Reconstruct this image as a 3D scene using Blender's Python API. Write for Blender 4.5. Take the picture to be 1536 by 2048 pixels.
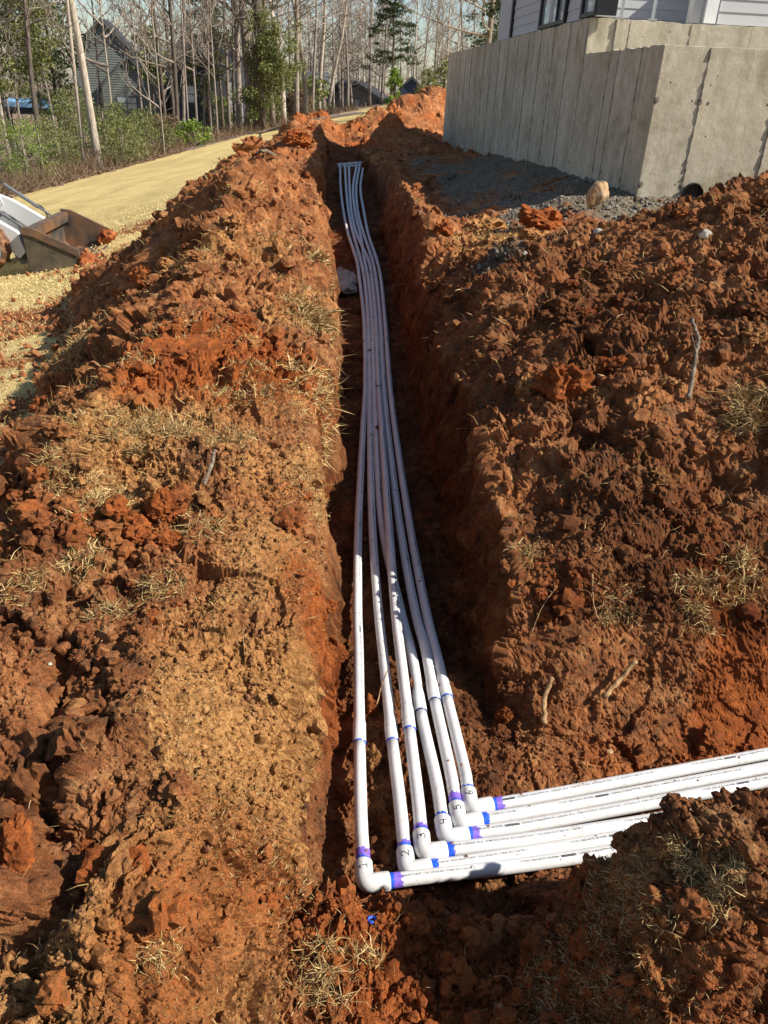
import bpy, math, random
import numpy as np
from mathutils import Vector, Matrix
random.seed(7); np.random.seed(7)
R = math.radians
sc = bpy.context.scene
for o in list(bpy.data.objects): bpy.data.objects.remove(o)

# ------------------------------------------------------------------ camera, light, exposure
CH = 1.65                                    # camera height above the trench floor
PITCH, ROLL, FPX = R(28.8), R(2.8), 1540.0
cam_d = bpy.data.cameras.new('camera'); cam = bpy.data.objects.new('camera', cam_d)
sc.collection.objects.link(cam); sc.camera = cam
fw = Vector((0, math.cos(PITCH), -math.sin(PITCH)))
r0 = Vector((1, 0, 0)); u0 = r0.cross(fw)
rt = r0 * math.cos(ROLL) + u0 * math.sin(ROLL); up = rt.cross(fw)
cam.matrix_world = Matrix(((rt.x, up.x, -fw.x, 0), (rt.y, up.y, -fw.y, 0), (rt.z, up.z, -fw.z, CH), (0, 0, 0, 1)))
cam_d.sensor_fit = 'VERTICAL'; cam_d.sensor_height = 24; cam_d.lens = FPX / 2048 * 24
cam_d.clip_start = 0.02; cam_d.clip_end = 2000
SUN_AZ, SUN_EL = R(-11.5), R(39)                # azimuth from +x
sd = Vector((math.cos(SUN_EL) * math.cos(SUN_AZ), math.cos(SUN_EL) * math.sin(SUN_AZ), math.sin(SUN_EL)))
w = bpy.data.worlds.new('World'); sc.world = w; w.use_nodes = True
nt = w.node_tree; bg = nt.nodes['Background']
sky = nt.nodes.new('ShaderNodeTexSky'); sky.sky_type = 'NISHITA'; sky.sun_disc = False
sky.sun_elevation = SUN_EL; sky.sun_rotation = math.atan2(sd.x, sd.y)
sky.dust_density = .6; sky.air_density = 1.0; sky.ozone_density = 1.2
nt.links.new(sky.outputs[0], bg.inputs[0]); bg.inputs[1].default_value = 0.082
sl = bpy.data.lights.new('sun', 'SUN'); sl.energy = 5.0; sl.angle = R(0.53); sl.color = (1, .94, .84)
sun = bpy.data.objects.new('sun', sl); sc.collection.objects.link(sun)
sun.rotation_euler = sd.to_track_quat('Z', 'Y').to_euler(); sun.location = (20, -3, 20)
vs = sc.view_settings; vs.view_transform = 'Standard'; vs.look = 'None'; vs.gamma = 1; vs.use_curve_mapping = False
vs.exposure = 0.62
sc.cycles.max_bounces = 6; sc.cycles.diffuse_bounces = 3; sc.cycles.transparent_max_bounces = 8
sc.cycles.use_denoising = True

# ------------------------------------------------------------------ geometry helpers
C = sc.collection
def ray(px, py):
    return fw + rt * ((px - 768) / FPX) - up * ((py - 1024) / FPX)
O = Vector((0, 0, CH))
def atz(px, py, z):
    d = ray(px, py); return O + d * ((z - CH) / d.z)
def atdep(px, py, dep): return O + ray(px, py) * dep
def aty(px, py, y):
    d = ray(px, py); return O + d * (y / d.y)

def mk(name, V, F, mat=None, parent=None, smooth=False, attrs=None):
    """V (n,3); F list of int arrays (m,3)/(m,4). One mesh object."""
    V = np.asarray(V, dtype=np.float32)
    if not isinstance(F, list): F = [F]
    F = [np.asarray(f, dtype=np.int32) for f in F if len(f)]
    me = bpy.data.meshes.new(name)
    me.vertices.add(len(V)); me.vertices.foreach_set('co', V.ravel())
    nl = sum(f.size for f in F); npol = sum(len(f) for f in F)
    me.loops.add(nl); me.polygons.add(npol)
    li = np.concatenate([f.ravel() for f in F]) if F else np.zeros(0, np.int32)
    tot = np.concatenate([np.full(len(f), f.shape[1], np.int32) for f in F])
    st = np.concatenate([[0], np.cumsum(tot)[:-1]]).astype(np.int32)
    me.loops.foreach_set('vertex_index', li)
    me.polygons.foreach_set('loop_start', st); me.polygons.foreach_set('loop_total', tot)
    me.polygons.foreach_set('use_smooth', np.full(npol, smooth, dtype=bool))
    me.update(calc_edges=True)
    if attrs:
        for k, a in attrs.items():
            at = me.attributes.new(k, 'FLOAT_COLOR', 'POINT'); at.data.foreach_set('color', np.asarray(a, np.float32).ravel())
    if mat: me.materials.append(mat)
    o = bpy.data.objects.new(name, me); C.objects.link(o)
    if parent: o.parent = parent
    return o

class MB:
    def __init__(s): s.v = []; s.f3 = []; s.f4 = []; s.n = 0
    def add(s, v, f3=(), f4=()):
        v = np.asarray(v, float).reshape(-1, 3)
        if len(f3): s.f3.append(np.asarray(f3) + s.n)
        if len(f4): s.f4.append(np.asarray(f4) + s.n)
        s.v.append(v); s.n += len(v)
    def box(s, c, h, rot=None):
        c = np.array(c, float); h = np.array(h, float)
        v = np.array([[x, y, z] for x in (-1, 1) for y in (-1, 1) for z in (-1, 1)]) * h
        if rot is not None: v = v @ np.array(rot).T
        s.add(v + c, f4=[[0, 1, 3, 2], [4, 6, 7, 5], [0, 4, 5, 1], [2, 3, 7, 6], [0, 2, 6, 4], [1, 5, 7, 3]])
    def prism(s, pts, ext):
        """polygon pts (n,3) extruded by vector ext"""
        p = np.array(pts, float); n = len(p); e = np.array(ext, float)
        v = np.vstack([p, p + e])
        c0 = p.mean(0); v = np.vstack([v, [c0], [c0 + e]])
        f4 = [[i, (i + 1) % n, n + (i + 1) % n, n + i] for i in range(n)]
        f3 = [[(i + 1) % n, i, 2 * n] for i in range(n)] + [[n + i, n + (i + 1) % n, 2 * n + 1] for i in range(n)]
        s.add(v, f3, f4)
    def tube(s, pts, rad, n=8, cap=True):
        P = np.array([tuple(p) for p in pts], float); k = len(P)
        rad = np.broadcast_to(np.array(rad, float), (k,))
        T = np.gradient(P, axis=0); T /= np.linalg.norm(T, axis=1)[:, None] + 1e-12
        ref = np.array([0, 0, 1.]) if abs(T[0][2]) < .9 else np.array([0, 1., 0])
        a = np.arange(n) * 2 * math.pi / n; V = []
        for i in range(k):
            b = np.cross(ref, T[i]); b /= np.linalg.norm(b) + 1e-12; u = np.cross(T[i], b)
            ref = u
            V.append(P[i] + rad[i] * (np.cos(a)[:, None] * b + np.sin(a)[:, None] * u))
        V = np.vstack(V); f4 = []
        for i in range(k - 1):
            for j in range(n):
                f4.append([i * n + j, i * n + (j + 1) % n, (i + 1) * n + (j + 1) % n, (i + 1) * n + j])
        f3 = []
        if cap:
            m = len(V); V = np.vstack([V, P[0], P[-1]])
            f3 = [[(j + 1) % n, j, m] for j in range(n)] + [[(k - 1) * n + j, (k - 1) * n + (j + 1) % n, m + 1] for j in range(n)]
        s.add(V, f3, f4)
    def build(s, name, mat, parent=None, smooth=False):
        F = []
        if s.f3: F.append(np.vstack(s.f3))
        if s.f4: F.append(np.vstack(s.f4))
        return mk(name, np.vstack(s.v), F, mat, parent, smooth)

def tag(o, label=None, cat=None, group=None, kind=None):
    if label: o['label'] = label
    if cat: o['category'] = cat
    if group: o['group'] = group
    if kind: o['kind'] = kind
    return o
def thing(name, label, cat, loc=(0, 0, 0), rz=0, group=None):
    o = bpy.data.objects.new(name, None); C.objects.link(o); o.location = loc; o.rotation_euler = (0, 0, rz)
    o.empty_display_size = .1
    return tag(o, label, cat, group)

# ------------------------------------------------------------------ numpy noise
_rs = np.random.RandomState(3)
_g = _rs.normal(size=(4096, 3)); _g /= np.linalg.norm(_g, axis=1)[:, None]; _g = _g.astype(np.float32)
def _hash(ix, iy, iz, seed=0):
    h = (ix * 374761393 + iy * 668265263 + iz * 2147483647 // 3 + seed * 1274126177) & 0xffffffff
    h = ((h ^ (h >> 13)) * 1274126177) & 0xffffffff
    return (h ^ (h >> 16))
def pn(x, y, z=0., seed=0):
    x = np.asarray(x, float); y = np.asarray(y, float); z = np.broadcast_to(np.asarray(z, float), x.shape)
    ix = np.floor(x).astype(np.int64); iy = np.floor(y).astype(np.int64); iz = np.floor(z).astype(np.int64)
    fx, fy, fz = (x - ix), (y - iy), (z - iz)
    sx, sy, sz = [f * f * f * (f * (f * 6 - 15) + 10) for f in (fx, fy, fz)]
    out = 0
    for dx in (0, 1):
        wx = sx if dx else 1 - sx
        for dy in (0, 1):
            wy = sy if dy else 1 - sy
            for dz in (0, 1):
                wz = sz if dz else 1 - sz
                g = _g[_hash(ix + dx, iy + dy, iz + dz, seed) & 4095]
                out = out + wx * wy * wz * (g[..., 0] * (fx - dx) + g[..., 1] * (fy - dy) + g[..., 2] * (fz - dz))
    return out * 1.6
def worley(x, y, z, seed=0):
    """returns F1 (0..~1) and cell random 0..1"""
    ix = np.floor(x).astype(np.int64); iy = np.floor(y).astype(np.int64); iz = np.floor(z).astype(np.int64)
    best = np.full(x.shape, 9.); rnd = np.zeros(x.shape)
    for dx in (-1, 0, 1):
        for dy in (-1, 0, 1):
            for dz in (-1, 0, 1):
                h = _hash(ix + dx, iy + dy, iz + dz, seed)
                cx = ix + dx + (h & 1023) / 1024.; cy = iy + dy + ((h >> 10) & 1023) / 1024.; cz = iz + dz + ((h >> 20) & 1023) / 1024.
                d = (x - cx) ** 2 + (y - cy) ** 2 + (z - cz) ** 2
                m = d < best; best = np.where(m, d, best); rnd = np.where(m, ((h >> 5) & 255) / 255., rnd)
    return np.sqrt(best), rnd
def chips(x, y, z, seed=0):
    """cells with random height and tilt: broken, angular clods. returns height ~-.5..1, cell random"""
    ix = np.floor(x).astype(np.int64); iy = np.floor(y).astype(np.int64); iz = np.floor(z).astype(np.int64)
    best = np.full(x.shape, 9.); hh = np.zeros(x.shape); tl = np.zeros(x.shape)
    for dx in (-1, 0, 1):
        for dy in (-1, 0, 1):
            for dz in (-1, 0, 1):
                h = _hash(ix + dx, iy + dy, iz + dz, seed)
                ex = x - (ix + dx + (h & 1023) / 1024.); ey = y - (iy + dy + ((h >> 10) & 1023) / 1024.); ez = z - (iz + dz + ((h >> 20) & 1023) / 1024.)
                d = ex * ex + ey * ey + ez * ez; m = d < best
                g3 = _g[(h >> 3) & 4095]; best = np.where(m, d, best); hh = np.where(m, ((h >> 5) & 255) / 255., hh)
                tl = np.where(m, g3[..., 0] * ex + g3[..., 1] * ey + g3[..., 2] * ez, tl)
    return hh + .9 * tl - .55 * np.sqrt(best), hh
def ss(a, b, x):
    t = np.clip((np.asarray(x, float) - a) / (b - a), 0, 1); return t * t * (3 - 2 * t)
def gau(x, y, cx, cy, sx, sy, a=0):
    dx, dy = x - cx, y - cy; c, s_ = math.cos(a), math.sin(a)
    u, v = dx * c + dy * s_, -dx * s_ + dy * c
    return np.exp(-(u / sx) ** 2 - (v / sy) ** 2)

# ------------------------------------------------------------------ terrain height
YL = [0.9, 1.1, 1.6, 2.2, 2.7, 3.3, 3.9, 4.75, 6.3, 7.8, 10, 12, 14.5]
XL = [-.13, -.16, -.205, -.225, -.27, -.28, -.38, -.42, -.60, -.74, -.98, -1.10, -1.35]
YR = [0.9, 1.6, 2.07, 2.6, 3.25, 4, 6.3, 8, 10, 12.4, 14.5]
XR = [.42, .42, .41, .36, .32, .25, .13, .0, -.17, -.48, -.75]
ZFy = [6.6, 8, 10, 12.5, 14.5]; ZFz = [-.005, .085, .28, .55, .75]
def xl(y): return np.interp(y, YL, XL)
def xr(y): return np.interp(y, YR, XR)
def zf(y): return np.interp(y, ZFy, ZFz)
def plane(x, y):
    xx = np.clip(x, -80, 2.0)
    z = .42 + .17 * np.where(xx < -30, -30 + (xx + 30) * .5, xx)
    return z
def xedge(y): return np.interp(y, [0, 22, 41, 70, 95, 125], [-10.9, -10.5, -9.9, -8.4, -4., 30])
HOL = []
def terrain(x, y):
    x = np.asarray(x, float); y = np.asarray(y, float)
    n1 = pn(x / .9, y / .9, 0., 1); n2 = pn(x / .38, y / .38, 0., 2); n3 = pn(x * .35, y * .35, 0, 3)
    lip = xl(y) + .03 * pn(x * 0 + 3.3, y / .35, 0, 5) + .05 * pn(x * 0 + 1.3, y / 1.1, 0, 6)
    rip = xr(y) + .02 * pn(x * 0 + 7.3, y / .3, 0, 7)
    base = plane(x, y) + .38 * ss(7, 13, y) * ss(-5, -1, x) * (1 - ss(24, 45, y))
    # left spoil bank
    hb = np.interp(y, [-1, .6, 1, 2, 3, 4, 5, 5.9, 6.6, 7.1, 7.6, 8.3, 9.5, 12, 14.5, 16, 17.5, 19], [.1, .1, .14, .36, .52, .60, .78, .95, .98, .72, .58, .62, .55, .5, .55, .5, .3, 0])
    lipb = np.interp(y, YL + [19], XL + [-1.6])
    xp = lipb - np.interp(y, [0, 2, 5, 7, 14], [.8, .75, .55, .5, .45])
    wl = np.interp(y, [0, 1.4, 1.8, 2.3, 3.2, 3.9, 5, 6.5, 9, 16, 19], [1.8, 1.5, .85, .6, .6, .95, 1.2, 1.65, 1.5, 1.2, .8])
    t = np.clip(1 - (xp - x) / wl, 0, 1)
    t = np.where(x > xp, np.interp(x, [0, 1], [0, 1]) * 0 + np.clip(1 - np.clip((x - xp) / (lipb - xp + .12), 0, 1.) * .62, 0, 1), t)
    bl = hb * (t ** .9) * (1 - ss(-.1, .35, x - lipb))
    bl = bl * (1 + .22 * n1)
    hol = 0
    for (cx, cy, sx, sy, dd, aa) in HOL: hol = hol + dd * gau(x, y, cx, cy, sx, sy, aa)
    bl = bl - hol
    # right side
    E = np.interp(x, [-2, .2, .6, 1.2, 1.8, 2.4, 3.2, 6], [.05, .17, .30, .36, .46, .58, .68, .7])
    lowr = .19 * ss(.2, .5, x - 0) * (1 - ss(1.9, 3.2, y)) * (1 + .5 * ss(.6, 1.4, x))
    by = np.interp(y, [-3, 1.2, 1.9, 2.6, 3.5, 4.2, 4.7, 5.15, 5.5, 5.9, 7], [.15, .1, .12, .42, .74, .96, 1.0, .8, .4, .08, 0])
    side = ss(-.1, .3, x - rip) 
    br = E * by * side * (1 + .2 * n1)
    north = ss(5.2, 6.2, y) * ss(-.1, .5, x - rip)
    zn = .62 + .33 * ss(.1, 1.7, x) - .2 * ss(8, 18, y) * ss(.5, 1.2, x) + .12 * ss(9, 14, y) * (1 - ss(.3, .9, x))
    z = base + bl + br - lowr + .34 * ss(.0, .12, x - rip) * (1 - ss(.5, 1.1, x - rip)) * ss(5.4, 6.3, y) * (1 - ss(10, 12, y))  # last term: lip raised to keep stray sun off the pipes
    z = z * (1 - north) + (zn + .04 * n2) * north
    # far mounds
    for (cx, cy, sx, sy, h) in ((-1.0, 16.6, 1.0, 1.2, .42), (-.35, 17.2, .5, .8, .25), (.15, 20.5, .9, 1.2, .62), (1.1, 21.5, 1.1, 1.2, .8), (-1.5, 14.6, .5, .7, .15), (.55, 23, 1.2, 1, .5)):
        z = z + h * gau(x, y, cx, cy, sx, sy) * (1 + .35 * n1)
    # near left ground and mounds
    z = z + .05 * gau(x, y, -.75, 1.15, .3, .3) - .10 * gau(x, y, -.7, .6, .5, .25)
    near = (1 - ss(1.1, 1.45, y)) * ss(-.38, -.12, x) * (1 - ss(1.4, 2., x))
    z = z - near * (.10 + .17 * np.clip(x, 0, 1.5) + .14 * (1 - ss(.2, .5, x)))
    # trench
    wl_ = np.interp(y, [1.0, 1.6, 2.0, 2.6], [.11, .11, .09, .07])
    m1 = ss(0, 1, (x - lip) / wl_ + .2) * ss(0, 1, (rip - x) / .09 + .2) * ss(.98, 1.08, y + .02 * n2) * (1 - ss(14.2, 14.9, y))
    y1 = 1.03 + .20 * np.clip(x, -1, 3); y2 = np.maximum(1.76 + .06 * x, 1.62 + .26 * (x - .27)) + .03 * pn(x / .3, y * 0, 0, 9)
    m2 = ss(.12, .2, x) * ss(-.04, .07, y - y1) * ss(-.22, .03, y2 - y + .03 * n2)
    fl = zf(y) + .008 * n2
    fl2 = .0 + (.07 + .05 * ss(.6, 1.3, x)) * ss(.05, .26, y - 1.42 - .26 * (x - .27)) * ss(.4, .6, x) + .012 * n2
    m = np.maximum(m1, m2)
    ff = np.where(m2 > m1, fl2, np.minimum(fl, fl + 0))
    ff = ff + .10 * ss(.34, .46, x) * ss(1.62, 1.85, y) * (1 - ss(1.9, 2.1, y))
    z = z * (1 - m) + ff * m
    # low slick cut at right behind the crosswise pipes
    z = z - .06 * gau(x, y, 1.15, 1.85, .25, .1)
    # mound in front, right
    yq = y + .10 - .22 * (x - .5); yc = np.where(yq > 1.0, 1.0 + (yq - 1.0) * 1.25, 1.0 - (1.0 - yq) * .45)
    mound = .42 * gau(x, yc, .56, 1.0, .20, .15) + .19 * gau(x, yc, .82, 1.0, .15, .16) +   .13 * gau(x, yc, 1.06, 1.0, .18, .2)
    mound = mound * (1 + .35 * n2) * (1 - .98 * ss(-.17, .03, y - y1))
    z = z + mound
    bern = np.clip((bl + br) / .25, 0, 1)
    return z, m, bl, br, north, n3, mound
def gz(x, y):
    return float(terrain(np.array([float(x)]), np.array([float(y)]))[0][0])
_T = np.concatenate([np.arange(.5, 4, .01), np.arange(4, 12, .03), np.arange(12, 60, .15), np.arange(60, 300, 1.)])
def hit(px, py):
    d = ray(px, py); X = d.x * _T; Y = d.y * _T; Z = CH + d.z * _T
    h = terrain(X, Y)[0]; k = np.argmax(Z < h)
    if Z[k] >= h[k]: k = len(_T) - 1
    return Vector((X[k], Y[k], h[k]))

for (px, py, r_, r2, dd, aa) in ((240, 955, .07, .10, .14, 0), (375, 935, .10, .06, .10, .3), (420, 1060, .05, .10, .08, 0), (100, 1560, .022, .20, .16, .35), (120, 1740, .02, .12, .16, -.1), (215, 1700, .05, .03, .07, -.4), (215, 1440, .05, .05, .10, 0),
        (120, 1350, .03, .10, .10, .2), (60, 1860, .05, .03, .10, 0), (290, 1750, .07, .03, .05, -.3), (450, 1830, .02, .05, .05, .2), (1480, 620, .15, .1, .12, 0), (1180, 880, .12, .08, .10, 0), (1060, 660, .2, .1, .10, 0), (1330, 1080, .1, .06, .08, 0), (1290, 600, .18, .1, .1, 0), (1440, 960, .1, .08, .1, 0)):
    h_ = hit(px, py); HOL.append((h_.x, h_.y, r_, r2, dd, aa))
# ------------------------------------------------------------------ materials
def new_mat(name):
    m = bpy.data.materials.new(name); m.use_nodes = True; n = m.node_tree
    return m, n, n.nodes['Principled BSDF']
def N(n, t, **k):
    x = n.nodes.new(t)
    for a, b in k.items(): setattr(x, a, b)
    return x
def noise(n, scale, detail=4, rough=.6, coord=None, dist=0):
    t = N(n, 'ShaderNodeTexNoise'); t.inputs['Scale'].default_value = scale; t.inputs['Detail'].default_value = detail
    t.inputs['Roughness'].default_value = rough; t.inputs['Distortion'].default_value = dist
    if coord is not None: n.links.new(coord, t.inputs['Vector'])
    return t.outputs['Fac']
def ramp(n, fac, stops, interp='LINEAR'):
    r = N(n, 'ShaderNodeValToRGB'); r.color_ramp.interpolation = interp
    e = r.color_ramp.elements
    while len(e) < len(stops): e.new(.5)
    for k, (p, c) in enumerate(stops):
        e[k].position = p; e[k].color = (c[0], c[1], c[2], 1) if hasattr(c, '__len__') else (c, c, c, 1)
    n.links.new(fac, r.inputs[0]); return r.outputs[0]
def mix(n, fac, a, b, mode='MIX'):
    x = N(n, 'ShaderNodeMix', data_type='RGBA', blend_type=mode)
    for s, v in ((0, fac), (6, a), (7, b)):
        if hasattr(v, 'is_output'): n.links.new(v, x.inputs[s])
        elif s == 0: x.inputs[0].default_value = v
        else: x.inputs[s].default_value = (v[0], v[1], v[2], 1)
    return x.outputs[2]
def math_(n, op, a, b):
    x = N(n, 'ShaderNodeMath', operation=op)
    for s, v in ((0, a), (1, b)):
        if hasattr(v, 'is_output'): n.links.new(v, x.inputs[s])
        else: x.inputs[s].default_value = v
    return x.outputs[0]
def bump(n, h, dist, strength=1, prev=None):
    b = N(n, 'ShaderNodeBump'); b.inputs['Distance'].default_value = dist; b.inputs['Strength'].default_value = strength
    n.links.new(h, b.inputs['Height'])
    if prev is not None: n.links.new(prev, b.inputs['Normal'])
    return b.outputs[0]
def obj_coord(n): return N(n, 'ShaderNodeTexCoord').outputs['Object']
def simple(name, col, rough=.6, metal=0, var=.25, scale=20, bmp=0, bscale=200, spec=.4):
    m, n, p = new_mat(name); co = obj_coord(n)
    f = noise(n, scale, 5, .6, co)
    c = ramp(n, f, [(.25, [v * (1 - var) for v in col]), (.75, [min(1, v * (1 + var)) for v in col])])
    n.links.new(c, p.inputs['Base Color']); p.inputs['Roughness'].default_value = rough; p.inputs['Metallic'].default_value = metal
    p.inputs['Specular IOR Level'].default_value = spec
    if bmp: n.links.new(bump(n, noise(n, bscale, 4, .6, co), bmp), p.inputs['Normal'])
    return m

RED = (.36, .135, .052); ORG = (.50, .235, .098); BRN = (.25, .118, .058); GRY = (.22, .175, .12); DRK = (.09, .042, .024)
def soil_material(name, use_attr=True):
    m, n, p = new_mat(name); co = N(n, 'ShaderNodeNewGeometry').outputs['Position'] if use_attr else obj_coord(n)
    big = noise(n, 2.2, 5, .6, co); mid = noise(n, 11, 6, .65, co, .4); fine = noise(n, 70, 6, .7, co); vf = noise(n, 420, 3, .7, co)
    base = ramp(n, mid, [(.25, DRK), (.36, BRN), (.48, RED), (.61, ORG), (.76, (.60, .34, .16))])
    warm = ramp(n, big, [(.35, (.65, .62, .62)), (.62, (1.15, 1.12, 1.05))])
    base = mix(n, 1, base, warm, 'MULTIPLY')
    if use_attr:
        at = N(n, 'ShaderNodeAttribute', attribute_name='soil'); sp = N(n, 'ShaderNodeSeparateColor'); n.links.new(at.outputs['Color'], sp.inputs[0])
        def masked(ch, lo, hi):
            a = math_(n, 'ADD', sp.outputs[ch], math_(n, 'MULTIPLY', math_(n, 'SUBTRACT', fine, .5), 1.1))
            r = N(n, 'ShaderNodeMapRange'); r.inputs['From Min'].default_value = lo; r.inputs['From Max'].default_value = hi; n.links.new(a, r.inputs[0]); return r.outputs[0]
        tan = ramp(n, fine, [(.3, (.27, .12, .042)), (.5, (.52, .25, .086)), (.72, (.64, .38, .155))])
        base = mix(n, masked(0, .35, .75), base, tan)
        redc = ramp(n, mid, [(.3, (.26, .070, .022)), (.6, (.46, .135, .036))])
        base = mix(n, masked(1, .35, .75), base, redc)
        gry = ramp(n, fine, [(.3, (.07, .05, .035)), (.5, GRY), (.72, (.42, .36, .27))])
        base = mix(n, masked(2, .35, .7), base, gry)
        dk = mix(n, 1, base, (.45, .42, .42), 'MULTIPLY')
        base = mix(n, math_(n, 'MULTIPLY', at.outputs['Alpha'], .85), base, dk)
    sp2 = ramp(n, fine, [(.3, .62), (.5, 1.), (.72, 1.3)])
    base = mix(n, 1, base, sp2, 'MULTIPLY')
    spk = ramp(n, vf, [(.3, .6), (.52, 1.0), (.75, 1.5)])
    base = mix(n, 1, base, spk, 'MULTIPLY')
    n.links.new(base, p.inputs['Base Color']); p.inputs['Roughness'].default_value = .95; p.inputs['Specular IOR Level'].default_value = .12
    b1 = bump(n, fine, .014, 1.); b2 = bump(n, vf, .003, .9, bump(n, noise(n, 170, 4, .7, co), .008, 1., b1))
    n.links.new(b2, p.inputs['Normal'])
    return m
M = {}
M['soil'] = soil_material('soil'); M['clod'] = soil_material('clod', False)
def clod_variant(name, tint):
    m = soil_material(name, False); n = m.node_tree; p = n.nodes['Principled BSDF']
    src = p.inputs['Base Color'].links[0].from_socket
    n.links.new(mix(n, .75, src, mix(n, 1, src, tint, 'MULTIPLY')), p.inputs['Base Color']); return m
M['clod_red'] = clod_variant('clod_red', (1.5, 1.05, .9)); M['clod_tan'] = clod_variant('clod_tan', (1.9, 2.4, 2.9)); M['clod_dark'] = clod_variant('clod_dark', (.6, .6, .7))
def soilish(name, cols, s=40, bmp=.006):
    m, n, p = new_mat(name); co = obj_coord(n); f = noise(n, s, 6, .7, co); v = noise(n, 300, 3, .7, co)
    k = len(cols); c = ramp(n, f, [(.3 + .4 * i / (k - 1), cols[i]) for i in range(k)])
    c = mix(n, 1, c, ramp(n, v, [(.3, .75), (.7, 1.3)]), 'MULTIPLY')
    n.links.new(c, p.inputs['Base Color']); p.inputs['Roughness'].default_value = .9; p.inputs['Specular IOR Level'].default_value = .2
    n.links.new(bump(n, f, bmp, .8), p.inputs['Normal']); return m
M['sandstone'] = soilish('sandstone', [(.22, .12, .06), (.42, .27, .14), (.55, .42, .28)], 14)
M['pale_stone'] = soilish('pale_stone', [(.25, .22, .18), (.5, .46, .38)], 14)
M['crumb_red'] = soilish('crumb_red', [(.13, .045, .02), (.30, .115, .045), (.42, .20, .085)], 30)
M['crumb_brown'] = soilish('crumb_brown', [(.08, .035, .02), (.20, .085, .04), (.36, .18, .085)], 30)
M['crumb_grey'] = soilish('crumb_grey', [(.07, .06, .05), (.20, .175, .14), (.36, .32, .26)], 30)
def straw_mat(name, c0, c1, c2):
    m, n, p = new_mat(name); g = N(n, 'ShaderNodeNewGeometry')
    c = ramp(n, g.outputs['Random Per Island'], [(0, c0), (.5, c1), (1, c2)])
    n.links.new(c, p.inputs['Base Color']); p.inputs['Roughness'].default_value = .7; p.inputs['Specular IOR Level'].default_value = .25
    return m
M['straw'] = straw_mat('straw', (.16, .09, .035), (.38, .24, .09), (.60, .44, .20))
M['straw_pale'] = straw_mat('straw_pale', (.22, .13, .05), (.48, .32, .12), (.70, .52, .25))
M['lawn_blade'] = straw_mat('lawn_blade', (.50, .36, .15), (.68, .52, .23), (.82, .67, .34))
M['root'] = soilish('root', [(.10, .05, .025), (.30, .18, .085), (.48, .32, .16)], 45, .004)
M['bark_stick'] = soilish('bark_stick', [(.07, .05, .035), (.17, .13, .09), (.30, .24, .18)], 50, .004)
# lawn
def lawn_material():
    m, n, p = new_mat('lawn'); co = N(n, 'ShaderNodeNewGeometry').outputs['Position']
    mp = N(n, 'ShaderNodeMapping'); mp.inputs['Rotation'].default_value = (0, 0, .12); mp.inputs['Scale'].default_value = (1.4, .22, 1); n.links.new(co, mp.inputs[0])
    st = noise(n, 1.1, 3, .5, mp.outputs[0]); f = noise(n, 45, 5, .75, co); g = noise(n, 1.3, 4, .6, co); v = noise(n, 260, 3, .7, co)
    c = ramp(n, f, [(.28, (.36, .25, .10)), (.46, (.60, .45, .19)), (.62, (.76, .59, .27))])
    c = mix(n, 1, c, ramp(n, st, [(.35, (.88, .87, .85)), (.6, (1.06, 1.06, 1.06))]), 'MULTIPLY')
    c = mix(n, 1, c, ramp(n, g, [(.35, (.9, .9, .86)), (.62, (1.05, 1.05, 1.05))]), 'MULTIPLY')
    at = N(n, 'ShaderNodeAttribute', attribute_name='soil')
    rd = ramp(n, f, [(.3, (.15, .05, .02)), (.6, (.36, .14, .05))])
    fm = math_(n, 'ADD', at.outputs['Fac'], math_(n, 'MULTIPLY', math_(n, 'SUBTRACT', f, .5), 1.3))
    mr = N(n, 'ShaderNodeMapRange'); mr.inputs['From Min'].default_value = .3; mr.inputs['From Max'].default_value = .5; n.links.new(fm, mr.inputs[0])
    c = mix(n, mr.outputs[0], c, rd)
    n.links.new(c, p.inputs['Base Color']); p.inputs['Roughness'].default_value = .9; p.inputs['Specular IOR Level'].default_value = .1
    n.links.new(bump(n, v, .01, .7, bump(n, f, .03, .7)), p.inputs['Normal']); return m
M['lawn'] = lawn_material()
def litter_material():
    m, n, p = new_mat('leaf_litter'); co = N(n, 'ShaderNodeNewGeometry').outputs['Position']
    vr = N(n, 'ShaderNodeTexVoronoi'); vr.inputs['Scale'].default_value = 11; n.links.new(co, vr.inputs['Vector'])
    c = ramp(n, vr.outputs['Color'], [(0, (.09, .05, .03)), (.45, (.24, .14, .085)), (.8, (.36, .24, .16)), (1, (.18, .09, .05))])
    c = mix(n, 1, c, ramp(n, noise(n, .8, 4, .6, co), [(.35, .75), (.65, 1.15)]), 'MULTIPLY')
    n.links.new(c, p.inputs['Base Color']); p.inputs['Roughness'].default_value = .9
    n.links.new(bump(n, vr.outputs['Distance'], .04, .8), p.inputs['Normal']); return m
M['litter'] = litter_material()

# ------------------------------------------------------------------ the ground: one sheet, split by surface
def seq(a, b, f): 
    out = [a]
    while out[-1] < b: out.append(out[-1] * (1 + f))
    return out
rr = [.02, .08, .16, .26, .36, .44, .5]
for r_end, fct in ((.8, .0045), (1.4, .0022), (1.6, .003), (2.1, .0017), (5, .0028), (9, .004), (25, .0055)):
    while rr[-1] < r_end: rr.append(rr[-1] * (1 + fct))
rr += [r * rr[-1] for r in seq(1.02, 70 / rr[-1], .025)]
rr += [r * rr[-1] for r in seq(1.08, 900 / rr[-1], .09)]
rr = np.array(rr)
th_f = np.arange(-46, 44, .15); th_c = np.concatenate([np.arange(44, 60, .8), np.arange(60, 300, 5), np.arange(300, 314, .8)])
th = np.radians(np.concatenate([th_f, th_c])); nT = len(th)
TT, RR_ = np.meshgrid(th, rr)
GX = (RR_ * np.sin(TT)).ravel(); GY = (RR_ * np.cos(TT)).ravel()
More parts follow.
